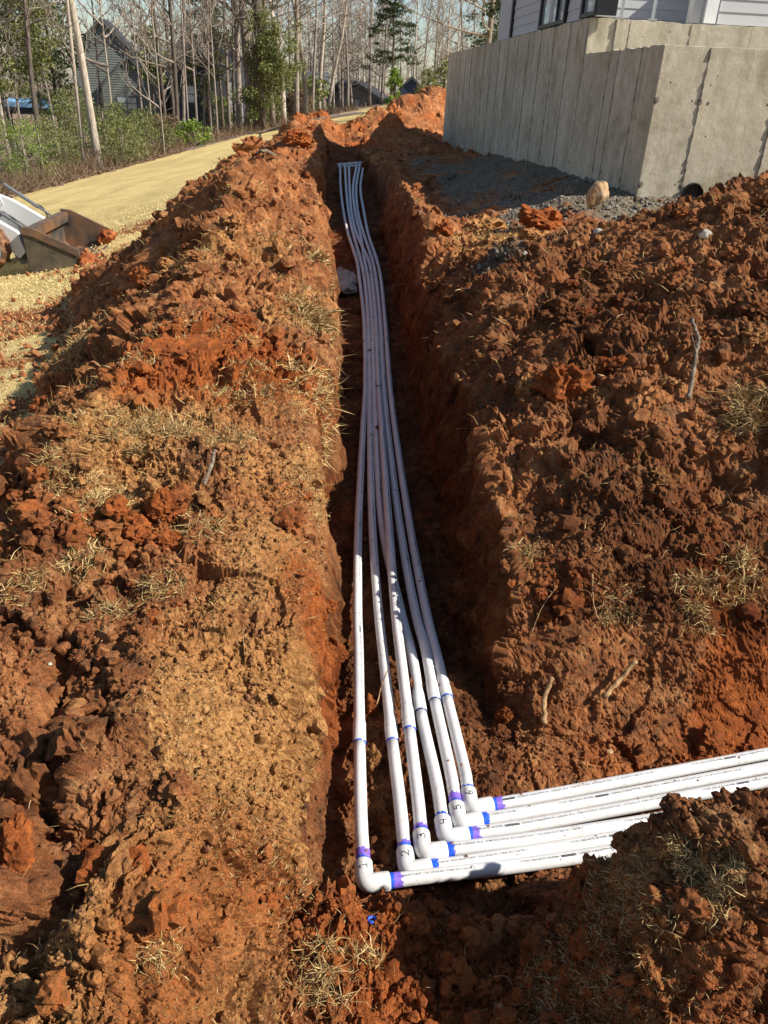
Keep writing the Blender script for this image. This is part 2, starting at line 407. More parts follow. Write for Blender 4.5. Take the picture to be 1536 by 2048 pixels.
GZ, gm, gbl, gbr, gnorth, gn3, gmound = terrain(GX, GY)
nR = len(rr)
# masks
lipg = np.interp(GY, YL + [19, 24], XL + [-1.6, -1.2])
edge_n = .6 * pn(GX * .9, GY * .9, 0, 21) + .35 * pn(GX * 3, GY * 3, 0, 22) + .25 * pn(GX * 9, GY * 9, 0, 25)
nearz = (np.hypot(GX, GY) < 3.2)
lawnm = (gbl < .055 + .05 * edge_n) & (GX < lipg - .6) & (GY > 1.2 + edge_n) & ~((np.hypot(GX, GY) < 2.0))
backm = ((GY > 19 + edge_n) & (GX < -2.3)) | (GY > 27) | (GX > 14)
lawnm = (lawnm & (GX < 0)) | backm | ((np.hypot(GX, GY) > 6) & (GY < -1))
litter = (GX < xedge(GY) + .5 * edge_n) 
lawnm &= ~litter; GY_ = GY
# strewn soil on the lawn near the bank
dist_foot = np.clip((lipg - 2.3) - GX, 0, 9)
strew = np.clip(.30 - dist_foot * .28 + edge_n * .9, 0, 1) * (GY < 11) * (GX < lipg) 
# displacement along the normal
G = np.stack([GX, GY, GZ], 1).reshape(nR, nT, 3)
du = np.roll(G, -1, 1) - np.roll(G, 1, 1); dv = np.gradient(G, axis=0)
NN = np.cross(du, dv).reshape(-1, 3); NN /= np.linalg.norm(NN, axis=1)[:, None] + 1e-9
NN[NN[:, 2] < 0] *= -1
P0 = G.reshape(-1, 3); rad = np.hypot(GX, GY); 
spacing = np.maximum(rad * .0034, .003)
smooth_patch = np.clip(gau(GX, GY, -.30, 1.45, .16, .45) * 1.2 + .7 * gau(GX, GY, -.28, 2.3, .09, .5), 0, 1) * np.clip(.62 + 1.3 * pn(GX / .32, GY / .32, 0, 33) + .5 * pn(GX / .09, GY / .09, 0, 34), .1, 1)
gravel = gnorth * (1 - ss(12, 14, GY)) * np.clip(ss(.2, .9, GX - np.interp(GY, YR, XR)) + .9 * pn(GX * 2, GY * 2, 0, 31) + .6 * pn(GX * 7, GY * 7, 0, 32) - .12, 0, 1)
rough = np.where(gm > .5, .5 + .5 * np.clip(1 - NN[:, 2] * 1.4, 0, 1), .75 + .5 * np.clip(gbl + gbr, 0, .5))
rough = rough * (1 - .8 * smooth_patch) * (1 - .65 * np.clip(gravel, 0, 1)) * (1 - .72 * gau(GX, GY, 1.1, 1.7, .3, .1))
rough = np.where(lawnm | litter, .0 + .3 * np.clip(strew, 0, 1), rough)
rough *= 1 - ss(28, 40, rad)
rough = rough * ss(.3, .7, rad)
x, y, z = P0.T
wall_part = np.clip(1 - NN[:, 2] * 1.6, 0, 1)
act = np.where((rough > .01) & (rad < 32))[0]
disp = np.zeros(len(x))
xa, ya, za = x[act], y[act], z[act]; sa = spacing[act]; ra = rough[act]; ga = gm[act]
d = .045 * pn(xa / .30, ya / .30, za / .30, 41) + .05 * pn(xa / .62, ya / .62, za / .62, 42) * (ga < .4)
w1, w2, w3 = [pn(xa / .10, ya / .10, za / .10, q_) * .030 + pn(xa / .03, ya / .03, za / .03, q_ + 5) * .012 + pn(xa / .012, ya / .012, za / .012, q_ + 9) * .005 for q_ in (61, 62, 63)]
wx = xa + w1; wy = ya + w2; wz = za + w3
sel = pn(xa / .5, ya / .5, za / .5, 44)
coarse = np.where((ya > 3) & (xa < 0), 1.6, 1.) * np.where((ya < 2.2) & (xa < -.42), 1.7, 1.) * np.where(xa > .3, 1.25, 1.) * np.where(ya > 14, 1.5, 1)
for lam, amp, seed, kind_ in ((.24, .040, 50, 1), (.13, .034, 51, 0), (.085, .022, 57, 1), (.05, .017, 52, 0), (.034, .012, 58, 1), (.021, .0085, 53, 1), (.012, .005, 59, 0)):
    k = lam > sa * 2.0
    if kind_:
        c_, rn = chips(wx[k] / lam, wy[k] / lam, wz[k] / lam, seed); dd0 = (c_ - .25) * (rn > .3)
    else:
        f1, rn = worley(wx[k] / lam, wy[k] / lam, wz[k] / lam, seed); dd0 = (np.clip(1 - f1 * 1.2, 0, 1) ** .6 * 1.3 - .4) * (.35 + .9 * rn)
    dd = np.zeros(len(xa)); dd[k] = amp * dd0 * (coarse[k] if lam > .1 else 1); d = d + dd * np.clip(.95 + 1.0 * sel, .25, 1.6)
for lam, amp, seed in ((.09, .014, 54), (.03, .009, 55), (.014, .0055, 56)):
    k = lam > sa * 1.8
    nn = np.zeros(len(xa)); nn[k] = pn(xa[k] / lam, ya[k] / lam, za[k] / lam, seed); d = d + amp * (np.abs(nn) * 2 - .6)
disp[act] = d * ra
P1 = P0 + NN * disp[:, None]
# lawn faint relief
lw = (lawnm) & (rad < 40)
P1[lw, 2] += .012 * pn(x[lw] / .5, y[lw] / .5, 0, 71) + .004 * pn(x[lw] / .08, y[lw] / .08, 0, 72)
P1[litter, 2] += .06 * pn(x[litter] / 1.2, y[litter] / 1.2, 0, 73)
# colour masks: tan thatch / red clay / grey gravel / dark brown plus painted trench and right-bank shade
def pxg(px, py, r, s=1.):
    h = hit(px, py); return gau(GX, GY, h.x, h.y, r, r * 1.3) * s
tan = .09 + .08 * (x < 0) * (y < 5) + .5 * pn(x / .45, y / .45, z / .45, 81) + .25 * pn(x / .13, y / .13, z / .13, 82)
tan = tan + .65 * smooth_patch - .28 * (1 - ss(-.62, -.42, x)) * (y < 2.2) - .1 * (x > .3)
for q in ((300, 790, .35, .6), (350, 560, .35, .35), (480, 520, .3, .3), (150, 1050, .3, .5), (500, 1400, .25, .5), (250, 1300, .2, .2), (1380, 1850, .24, .6), (1440, 1760, .15, .8), (120, 2000, .15, .5), (560, 1600, .2, .5),
          (1000, 480, .4, .7), (620, 640, .2, .3), (1380, 1200, .2, .3), (620, 950, .15, .35)):
    tan = tan + pxg(*q)
tan = tan * (1 - .75 * ss(-.05, .12, x - np.interp(y, YR, XR)) * (y < 5)) * (1 - gm * .9)
tan -= .5 * (gm > .4)
red = .14 + .6 * pn(x / .35, y / .35, z / .35, 83)
for q in ((380, 690, .3, .9), (450, 730, .25, .5), (560, 780, .15, .5), (310, 1080, .12, .6), (1470, 1380, .18, 1.2), (230, 1960, .15, .5), (560, 1100, .15, .5), (620, 1180, .1, .5), (350, 1540, .1, .3), (100, 830, .12, .7), (750, 1830, .18, .6), (1150, 1920, .2, .4)):
    red = red + pxg(*q)
red += .05 * wall_part * (y > 2.2) + .15 * (y > 14.5) + .2 * (y > 7.2) * (x < 0)
gry = 1.1 * gravel * (1 - ss(.0, .35, 6.4 - y) * .0)
gry = .85 * gry * (1 - .55 * ss(-.6, .2, 6.1 - y)) + pxg(1300, 420, .4, .9) + pxg(1000, 520, .18, .8) + pxg(690, 560, .2, 0)
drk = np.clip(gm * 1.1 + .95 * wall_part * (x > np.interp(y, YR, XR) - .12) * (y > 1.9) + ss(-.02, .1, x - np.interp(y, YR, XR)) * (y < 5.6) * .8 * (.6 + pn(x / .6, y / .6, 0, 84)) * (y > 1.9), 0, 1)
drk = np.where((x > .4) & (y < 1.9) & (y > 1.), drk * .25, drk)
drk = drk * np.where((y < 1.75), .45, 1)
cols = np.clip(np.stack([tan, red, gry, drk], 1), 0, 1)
lawn_cols = np.stack([strew, strew, strew, np.ones_like(strew)], 1)
idx = np.arange(nR * nT).reshape(nR, nT)
a = idx[:-1]; b = idx[1:]
Q = np.stack([a, np.roll(a, -1, 1), np.roll(b, -1, 1), b], 2).reshape(-1, 4)[:, ::-1]
surf = np.where(litter, 2, np.where(lawnm, 1, 0))
fs = surf[Q[:, 0]]
def sub(name, sel, mat, attr, smooth):
    q = Q[sel]; used, inv = np.unique(q, return_inverse=True)
    return mk(name, P1[used], inv.reshape(-1, 4), mat, None, smooth, {'soil': attr[used]})
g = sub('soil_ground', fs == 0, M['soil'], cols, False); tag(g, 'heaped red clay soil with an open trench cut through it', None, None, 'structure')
g = sub('lawn', fs == 1, M['lawn'], lawn_cols, True); tag(g, 'dormant tan lawn sloping down to the woods', None, None, 'structure')
g = sub('forest_floor', fs == 2, M['litter'], cols, True); tag(g, 'brown leaf litter under the trees', None, None, 'structure')

# ------------------------------------------------------------------ loose crumbs, straw (uncountable)
def ico(sub_):
    import bmesh
    bm = bmesh.new(); bmesh.ops.create_icosphere(bm, subdivisions=sub_, radius=1)
    v = np.array([q.co[:] for q in bm.verts]); f = np.array([[w_.index for w_ in q.verts] for q in bm.faces]); bm.free(); return v, f
ICO = {k: ico(k) for k in (1, 2, 3, 4)}
def clod_shape(sub_, seed, squash=(1, .8, .7), amp=.35, fine=.12, angular=0.):
    v, f = ICO[sub_]; v = v.copy(); s = seed * 7.13
    if angular:
        rs = np.random.RandomState(seed); 
        for _ in range(9):
            nrm = rs.normal(size=3); nrm /= np.linalg.norm(nrm); dd = .55 + .3 * rs.rand(); t = v @ nrm
            v = v - np.outer(np.clip(t - dd, 0, 9) * angular, nrm)
    n = pn(v[:, 0] * 1.1 + s, v[:, 1] * 1.1, v[:, 2] * 1.1, 3); n2 = pn(v[:, 0] * 3 + s, v[:, 1] * 3, v[:, 2] * 3, 4); n3 = pn(v[:, 0] * 8 + s, v[:, 1] * 8, v[:, 2] * 8, 5)
    rr_ = 1 + amp * n + fine * 1.6 * (np.abs(n2) * 2 - .5) + (fine * (np.abs(n3) * 2 - .5) if sub_ > 2 else 0)
    return v * rr_[:, None] * np.array(squash), f
def rand_rot(rs):
    q = rs.normal(size=4); q /= np.linalg.norm(q); w_, x_, y_, z_ = q
    return np.array([[1 - 2 * (y_ * y_ + z_ * z_), 2 * (x_ * y_ - z_ * w_), 2 * (x_ * z_ + y_ * w_)], [2 * (x_ * y_ + z_ * w_), 1 - 2 * (x_ * x_ + z_ * z_), 2 * (y_ * z_ - x_ * w_)], [2 * (x_ * z_ - y_ * w_), 2 * (y_ * z_ + x_ * w_), 1 - 2 * (x_ * x_ + y_ * y_)]])
rs = np.random.RandomState(11)
in_view = (np.abs(GX) < .75 * GY + .6) & (GY > .5)
def scatter(name, where, weight, n, smin, smax, power, sub_, mat, label, sink=.05):
    cand = np.where(where & in_view)[0]; w_ = weight[cand]; w_ = w_ / w_.sum()
    pick = rs.choice(cand, n, p=w_); protos = [clod_shape(sub_, 100 + k, (1, .85, .7), .45, .2) for k in range(6)]
    rots = [rand_rot(rs) for _ in range(24)]
    size = smin * (1 - rs.rand(n) * (1 - (smin / smax) ** power)) ** (-1 / power)
    size *= .55 + .45 * np.clip(rad[pick] / 3., .3, 2.2)
    V = []; F = []; A = []; off = 0; nv = len(protos[0][0]); mat = mat or M['soil']
    kk = rs.randint(0, 6, n); rk = rs.randint(0, 24, n)
    for a_ in range(6):
        for b_ in range(24):
            s = np.where((kk == a_) & (rk == b_))[0]
            if not len(s): continue
            v = protos[a_][0] @ rots[b_].T
            pos = P1[pick[s]] + NN[pick[s]] * (size[s] * (.5 - sink))[:, None] + rs.normal(size=(len(s), 3)) * (spacing[pick[s]] * .6)[:, None] * [1, 1, 0]
            VV = pos[:, None, :] + v[None] * size[s][:, None, None]
            A.append(np.repeat(cols[pick[s]], nv, 0)); V.append(VV.reshape(-1, 3)); F.append((protos[a_][1][None] + (off + np.arange(len(s)) * nv)[:, None, None]).reshape(-1, 3)); off += len(s) * nv
    o = mk(name, np.vstack(V), np.vstack(F), mat, None, False, {'soil': np.vstack(A)}); return tag(o, label, None, None, 'stuff')
area = (rad ** 2) * (rad < 22)
soil = (surf == 0)
persp = area / np.maximum(rad, .6) ** 1.35
dens = persp * np.clip(rough, .08, 1) * np.clip(.6 + 1.5 * pn(x / .4, y / .4, 0, 91), .1, 2.5)
scatter('soil_crumbs', soil, dens, 11000, .004, .024, 1.5, 1, None, 'loose red clay crumbs strewn over the heaped soil')
scatter('soil_crumbs', soil, dens * np.clip(.4 + tan, .1, 2), 3500, .003, .014, 1.8, 1, M['crumb_brown'], 'loose brown soil crumbs strewn over the heaped soil')
scatter('soil_lumps', soil & (gm < .5), dens * (1 - .8 * np.clip(gravel, 0, 1)) * (1 - .9 * smooth_patch), 1800, .012, .045, 1.6, 2, None, 'small lumps of clay lying over the heaped soil')
clodmask = soil & (gm < .4) & (rad < 14)
def scatter_chips(n):
    cand = np.where(clodmask & in_view)[0]; w_ = (persp * np.clip(.2 + 2 * pn(x / .7, y / .7, 0, 97), .03, 2) * (1 - smooth_patch) * (1 - .9 * np.clip(gravel, 0, 1)))[cand]
    pick = rs.choice(cand, n, p=w_ / w_.sum()); V = []; A = []; v0, f0 = ICO[3]; nv = len(v0); sz = .016 * (1 - rs.rand(n) * .9) ** (-.62) * (.6 + .4 * np.clip(rad[pick] / 3, .5, 2.5))
    for i in range(n):
        u = v0 @ rand_rot(rs).T; s_ = i * 3.17; c1, _ = chips(u[:, 0] * 1.3 + s_, u[:, 1] * 1.3, u[:, 2] * 1.3, 5); c2, _ = chips(u[:, 0] * 3 + s_, u[:, 1] * 3, u[:, 2] * 3, 6)
        v = u * (.85 + .42 * (c1 - .3) + .2 * (c2 - .3))[:, None] * [1, 1, .8] * sz[i]; V.append(v + P1[pick[i]] + NN[pick[i]] * sz[i] * .25)
        c_ = cols[pick[i]] + [0, .35 * rs.rand(), 0, .3 * (rs.rand() - .4)]; A.append(np.tile(np.clip(c_, 0, 1), (nv, 1)))
    o = mk('broken_clods', np.vstack(V), (f0[None] + (np.arange(n) * nv)[:, None, None]).reshape(-1, 3), M['soil'], None, False, {'soil': np.vstack(A)}); tag(o, 'small broken clods of clay scattered over the banks', None, None, 'stuff')
scatter_chips(520)
M['crumb_tan'] = soilish('crumb_tan', [(.14, .065, .03), (.36, .19, .085), (.50, .32, .15)], 30)
close = (rad < 3.6) & (gm < .5)
scatter('soil_crumbs', soil & close, persp * np.clip(.15 + tan, .05, 2) * (1 - .6 * smooth_patch), 12000, .0025, .010, 1.2, 1, None, 'fine tan soil crumbs over the banks', .1)
scatter('soil_crumbs', soil & (rad < 4.5), persp * np.clip(.9 - tan, .1, 2), 6000, .0025, .012, 1.2, 1, None, 'fine red soil crumbs over the banks', .1)
scatter('gravel', soil, persp * np.clip(gry, 0, 1) + 1e-9, 3000, .006, .02, 2., 1, M['crumb_grey'], 'grey gravel and stone chips beside the concrete foundation')
scatter('soil_crumbs', (surf == 1) & (strew > .12), persp * np.clip(strew, 0, 1), 1500, .006, .03, 1.6, 1, M['crumb_red'], 'clay crumbs strewn on the edge of the tan lawn')

def blades(pos, nrm, length, width, mat, name, label, lay=.9, parent=None, kind='stuff', curl=.5):
    n = len(pos); d = rs.normal(size=(n, 3)); d[:, 2] *= .55; d = d * lay + nrm * .75; d /= np.linalg.norm(d, axis=1)[:, None]
    side = np.cross(d, rs.normal(size=(n, 3))); side /= np.linalg.norm(side, axis=1)[:, None] + 1e-9
    L = length * (.4 + 1.1 * rs.rand(n)); W = width * (.6 + .8 * rs.rand(n))
    bend = rs.normal(size=(n, 3)) * curl * .35; bend[:, 2] -= .15
    p1 = pos + d * (L * .5)[:, None]; d2 = d + bend; d2 /= np.linalg.norm(d2, axis=1)[:, None]; p2 = p1 + d2 * (L * .5)[:, None]
    s = side * (W * .5)[:, None]
    V = np.stack([pos - s, pos + s, p1 + s, p1 - s, p2], 1).reshape(-1, 3); b_ = (np.arange(n) * 5)[:, None]
    o = mk(name, V, [b_ + np.array([[0, 1, 2, 3]]), b_ + np.array([[3, 2, 4]])], mat, parent, False)
    if kind: tag(o, label, None, None, kind)
    return o
def pick_pts(mask, weight, n):
    c = np.where(mask & in_view)[0]; w_ = weight[c]; p = rs.choice(c, n, p=w_ / w_.sum()); return P1[p] + rs.normal(size=(n, 3)) * (spacing[p])[:, None] * [1, 1, 0], NN[p], p
sw = persp * np.clip(tan - .25, 0, 1) ** 1.3 * np.clip(.2 + 2.2 * pn(x / .3, y / .3, 0, 95), 0, 2) * (.15 + ss(1.6, 2.2, y) * (x < 0) + .8 * (x > .3)) * (gm < .3) * (1 - .8 * smooth_patch)
pp, nn_, pk = pick_pts(soil, sw + 1e-12, 26000)
blades(pp, nn_, .022 * np.clip(rad[pk] / 2.5, .6, 1.6), .0016 * np.clip(rad[pk] / 2, .7, 2.5), M['straw'], 'dead_grass', 'dead straw coloured grass and thatch mixed into the soil')
sw2 = persp * (gm < .3) * np.clip(rough, 0, 1)
pp, nn_, pk = pick_pts(soil, sw2 + 1e-12, 9000)
blades(pp, nn_, .05 * np.clip(rad[pk] / 2.5, .6, 1.3), .0013 * np.clip(rad[pk] / 2, .7, 2.), M['straw'], 'root_fibres', 'thin pale root fibres poking out of the soil', 1.0, curl=1.2)
lw_ = persp * (1 - ss(7, 17, rad))
pp, nn_, pk = pick_pts(surf == 1, lw_ * (1 - .7 * np.clip(strew, 0, 1)) + 1e-12, 42000)
blades(pp, nn_, .020 * np.clip(rad[pk] / 6, .7, 1.5), .0032 * np.clip(rad[pk] / 6, .5, 2.), M['lawn_blade'], 'lawn_grass', 'short dormant tan grass blades of the lawn', .8)

# nearest final surface point lookup
vis_i = np.where((rad < 26) & in_view)[0]
def surf_near(p):
    dd = (P1[vis_i, 0] - p[0]) ** 2 + (P1[vis_i, 1] - p[1]) ** 2; k = vis_i[np.argmin(dd)]
    return P1[k], NN[k]

# ------------------------------------------------------------------ concrete foundation
def concrete_mat(name, pits=True):
    m, n, p = new_mat(name); co = obj_coord(n); oi = N(n, 'ShaderNodeObjectInfo')
    mp = N(n, 'ShaderNodeMapping'); mp.inputs['Scale'].default_value = (5, 5, .7); n.links.new(co, mp.inputs[0])
    streak = noise(n, 1.6, 5, .6, mp.outputs[0]); blot = noise(n, 1.7, 6, .7, co, .6); f = noise(n, 9, 6, .65, co); v = noise(n, 160, 4, .6, co)
    c = ramp(n, f, [(.3, (.45, .395, .285)), (.55, (.56, .50, .375)), (.75, (.64, .585, .46))])
    c = mix(n, 1, c, ramp(n, streak, [(.32, (.78, .77, .74)), (.55, (1, 1, 1)), (.75, (1.12, 1.1, 1.08))]), 'MULTIPLY')
    c = mix(n, 1, c, ramp(n, oi.outputs['Random'], [(0, (.93, .93, .92)), (1, (1.05, 1.05, 1.07))]), 'MULTIPLY')
    c = mix(n, 1, c, ramp(n, v, [(.3, .88), (.7, 1.08)]), 'MULTIPLY')
    c = mix(n, 1, c, ramp(n, blot, [(.34, (.72, .70, .60)), (.5, (1, 1, 1)), (.68, (1.10, 1.09, 1.06))]), 'MULTIPLY')
    vo = N(n, 'ShaderNodeTexVoronoi'); vo.inputs['Scale'].default_value = 9; n.links.new(co, vo.inputs['Vector'])
    pit = ramp(n, vo.outputs['Distance'], [(.06, (.22, .21, .19)), (.10, (1, 1, 1))])
    vo2 = N(n, 'ShaderNodeTexVoronoi'); vo2.inputs['Scale'].default_value = 38; n.links.new(co, vo2.inputs['Vector'])
    pit2 = ramp(n, vo2.outputs['Distance'], [(.05, (.5, .48, .45)), (.10, (1, 1, 1))])
    c = mix(n, .9, c, mix(n, 1, pit, pit2, 'MULTIPLY'), 'MULTIPLY')
    n.links.new(c, p.inputs['Base Color']); p.inputs['Roughness'].default_value = .85; p.inputs['Specular IOR Level'].default_value = .25
    b1 = bump(n, f, .012, .5); b2 = bump(n, v, .002, .6, b1)
    b3 = bump(n, vo.outputs['Distance'], .02, .0, b2)
    n.links.new(b2, p.inputs['Normal']); return m
M['concrete'] = concrete_mat('concrete')
M['seam'] = simple('seam', (.22, .20, .165), .9, 0, .4, 30, .003, 120)
M['tie'] = simple('tie', (.17, .15, .12), .9, 0, .5, 60, .004, 150)
M['siding'] = simple('siding', (.50, .50, .505), .6, 0, .04, 6, .0015, 60)
M['white_trim'] = simple('white_trim', (.78, .78, .77), .55, 0, .04, 8)
M['black_metal'] = simple('black_metal', (.012, .013, .016), .35, 0, .2, 8)
M['galv'] = simple('galvanised', (.45, .46, .47), .38, .9, .2, 60)
M['black_plastic'] = simple('black_plastic', (.015, .015, .015), .4, 0, .2, 30)
M['roof_dark'] = simple('roof_shingle', (.035, .035, .042), .9, 0, .4, 40, .01, 60)
def glass_mat():
    m, n, p = new_mat('window_glass'); p.inputs['Base Color'].default_value = (.05, .06, .065, 1); p.inputs['Roughness'].default_value = .03
    p.inputs['Specular IOR Level'].default_value = 1.0; p.inputs['Metallic'].default_value = .35
    co = obj_coord(n); n.links.new(bump(n, noise(n, 3, 2, .5, co), .01, .25), p.inputs['Normal'])
    p.inputs['Base Color'].default_value = (.45, .5, .55, 1); return m
M['glass'] = glass_mat()
FC = (1.928, 6.778, 0); FR = R(5.2)
fnd = thing('concrete_foundation', 'bare grey poured concrete foundation wall with vertical form seams and a stepped top', 'foundation', FC, FR)
core = MB()
core.box((3.1, .115, 1.15), (3.1, .10, .865)); core.box((.115, 1.12, 1.15), (.10, .90, .865))
core.box((3.1, 2.135, 1.3), (3.1, .10, 1.015)); core.box((.115, 6.87, 1.3), (.10, 4.63, 1.015))
core.box((3.1, 11.6, 1.3), (3.1, .1, 1.015)); 
core.build('wall_core', M['concrete'], fnd)
rsf = np.random.RandomState(5)
def edge_slab(u0, u1, z0, z1, front, axis, t=.018):
    """one cast panel face; axis 'y' runs along the long side, 'x' along the near side; ragged top edge"""
    n = 9; us = np.linspace(u0, u1, n); V = []
    topn = rsf.normal(size=n) * .004; topn[0] = topn[-1] = -.003
    for k, u in enumerate(us):
        for (dz, dd) in ((0, 0), (1, 0), (1, t + .02), (0, t + .02)):
            zz = z0 if not dz else z1 + topn[k] - (0 if dd else .004)
            off = front + (dd if dd else (0 if not dz else 0))
            V.append((off, u, zz) if axis == 'y' else (u, off, zz))
    F = []
    for k in range(n - 1):
        for j in range(4): F.append([k * 4 + j, k * 4 + (j + 1) % 4, (k + 1) * 4 + (j + 1) % 4, (k + 1) * 4 + j])
    F.append([0, 1, 2, 3]); F.append([(n - 1) * 4 + j for j in (3, 2, 1, 0)])
    return V, F
def panels(cuts, z0, z1, axis, base=0.):
    for a_, b_ in zip(cuts[:-1], cuts[1:]):
        V, F = edge_slab(a_ + .0015, b_ - .0015, z0, z1, base - .0035 * rsf.rand(), axis)
        mk('form_panel', V, np.array(F), M['concrete'], fnd)
def seam(u, z0, z1, axis, base=0., wdt=.004, pr=.007):
    n = max(6, int((z1 - z0) / .03)); zs = np.linspace(z0, z1, n); V = []; 
    for zz in zs:
        w_ = wdt * (.5 + 1.1 * rsf.rand()); q = pr * (.35 + 1.0 * rsf.rand()); c_ = u + .0015 * rsf.normal()
        for (du_, dd) in ((-w_, .003), (-w_ * .4, -q), (w_ * .4, -q), (w_, .003)):
            V.append((base + dd, c_ + du_, zz) if axis == 'y' else (c_ + du_, base + dd, zz))
    F = [[k * 4 + j, k * 4 + j + 1, (k + 1) * 4 + j + 1, (k + 1) * 4 + j] for k in range(n - 1) for j in range(3)]
    mk('form_seam', V, np.array(F), M['seam'], fnd)
tie_v, tie_f = clod_shape(2, 5, (1, 1, 1), .3, .25)
tie_me = None
def tie(u, z, axis, base=0., s=.016):
    global tie_me
    if tie_me is None:
        o = mk('tie_mark', tie_v, tie_f, M['tie'], fnd, True); tie_me = o.data
    else:
        o = bpy.data.objects.new('tie_mark', tie_me); C.objects.link(o); o.parent = fnd
    o.location = (base - .001, u, z) if axis == 'y' else (u, base - .001, z)
    o.scale = (.35 * s, s, s * 1.3) if axis == 'y' else (s, .35 * s, s * 1.3)
cl = [0.0, .44, 1.0, 1.23, 2.05]
cu = [2.05] + [2.05 + .61 * k for k in range(1, 15)] + [11.6]
panels(cl, .3, 2.03, 'y'); panels(cu, .3, 2.33, 'y')
cx_ = [0.0, .36, .97, 1.58, 2.19, 2.8, 3.41, 4.02, 6.2]
panels(cx_, .3, 2.03, 'x'); panels([0.0, .26, .40, 1.01, 1.62, 2.23, 2.84, 3.45, 6.2], 1.6, 2.33, 'x', 2.02)
for u in cl[1:]: seam(u, .7, 2.03 if u < 2 else 2.30, 'y')
for u in cu[1:-1]: seam(u, .5, 2.32, 'y')
for u in cx_[1:-1]: seam(u, .9, 2.02, 'x', 0, .006, .012)
seam(.26, 2.0, 2.32, 'x', 2.02, .012, .02); seam(.40, 2.0, 2.32, 'x', 2.02); seam(1.01, 2.0, 2.32, 'x', 2.02)
for z in (1.66, 1.06):
    for u in cl[1:-1] + cu: tie(u, z, 'y')
    for u in cx_[1:-1]: tie(u, z, 'x', 0, .022); tie(u - .06, z + .006, 'x', 0, .009); tie(u + .07, z - .004, 'x', 0, .011)
    tie(.015, z, 'x', 0, .022)
for u in cu[1:]: tie(u, 2.17, 'y')
tie(.40, 2.07, 'x', 2.02, .02); tie(.47, 2.07, 'x', 2.02, .012); tie(1.01, 2.07, 'x', 2.02, .02)
# pipe sleeve through the near face
dp = MB(); n = 28; prof = []
for k in range(13):
    prof.append((.078 + (.006 if k % 2 else 0), -.045 + k * .012))
an = np.arange(n) * 2 * math.pi / n
V = np.vstack([np.stack([r_ * np.cos(an), np.full(n, y_), r_ * np.sin(an)], 1) for r_, y_ in prof] + [np.stack([(r_ - .007) * np.cos(an), np.full(n, y_), (r_ - .007) * np.sin(an)], 1) for r_, y_ in prof[::-1]])
F4 = [[k * n + j, k * n + (j + 1) % n, (k + 1) * n + (j + 1) % n, (k + 1) * n + j] for k in range(25) for j in range(n)]
dp.add(V, f4=F4); o = dp.build('drain_sleeve', M['black_plastic'], fnd, False); o.location = (.455, .0, 1.005); o['label'] = 'black corrugated drain pipe sleeve'
ds = MB(); ds.tube([(.455, -.003, 1.005), (.455, -.0065, 1.005)], .076, 24); ds.build('opening_shade_disc', M['black_metal'], fnd)  # black disc paints the dark inside of the sleeve

# ------------------------------------------------------------------ house above the foundation
hs = thing('house', 'white lap sided house with black framed windows standing on the concrete foundation', 'house', FC, FR)
H0, H1 = 2.345, 3.2; BE = .105  # walls kept low so the house casts only a short shadow
def board(axis, base, u0, u1, z, name='siding_board'):
    """lap board: bottom edge proud of the top edge"""
    d0, d1 = -.012, -.003
    if axis == 'y': P_ = [(base + d1, z + BE), (base + d0, z), (base, z), (base, z + BE)]; V = [(p_, u0, q) for p_, q in P_] + [(p_, u1, q) for p_, q in P_]
    else: P_ = [(base + d1, z + BE), (base + d0, z), (base, z), (base, z + BE)]; V = [(u0, p_, q) for p_, q in P_] + [(u1, p_, q) for p_, q in P_]
    return mk(name, V, np.array([[0, 1, 5, 4], [1, 2, 6, 5], [2, 3, 7, 6], [3, 0, 4, 7], [0, 3, 2, 1], [4, 5, 6, 7]]), M['siding'], hs)
wb = MB()
wb.box((.16, 3.95, (H0 + H1) / 2), (.10, 1.88, (H1 - H0) / 2)); wb.box((2.2, 3.45, (H0 + H1) / 2), (.10, 1.28, (H1 - H0) / 2))
wb.box((1.17, 4.8, (H0 + H1) / 2), (.905, .08, (H1 - H0) / 2)); wb.box((4.3, 2.26, (H0 + H1) / 2), (2.9, .08, (H1 - H0) / 2)); wb.box((4, 7.1, (H0 + H1) / 2), (3.74, .1, (H1 - H0) / 2))
wb.box((.16, 6.4, (H0 + H1) / 2 ), (.1, .5, (H1 - H0) / 2))
wb.build('wall', M['siding'], hs)
z = H0
while z < H1 - .02:
    for (u0_, u1_) in ((2.46, 3.05), (4.20, 5.80)): board('y', .058, u0_, u1_, z)
    board('y', 2.098, 2.26, 4.7, z); board('x', 4.718, .27, 2.08, z); board('x', 2.178, 1.32, 5.5, z)
    z += BE
def hbox(name, c, h, mat, parent=None):
    b = MB(); b.box(c, h); return b.build(name, mat, parent or hs)
zc, zh = (H0 + 3.12) / 2, (3.12 - H0) / 2
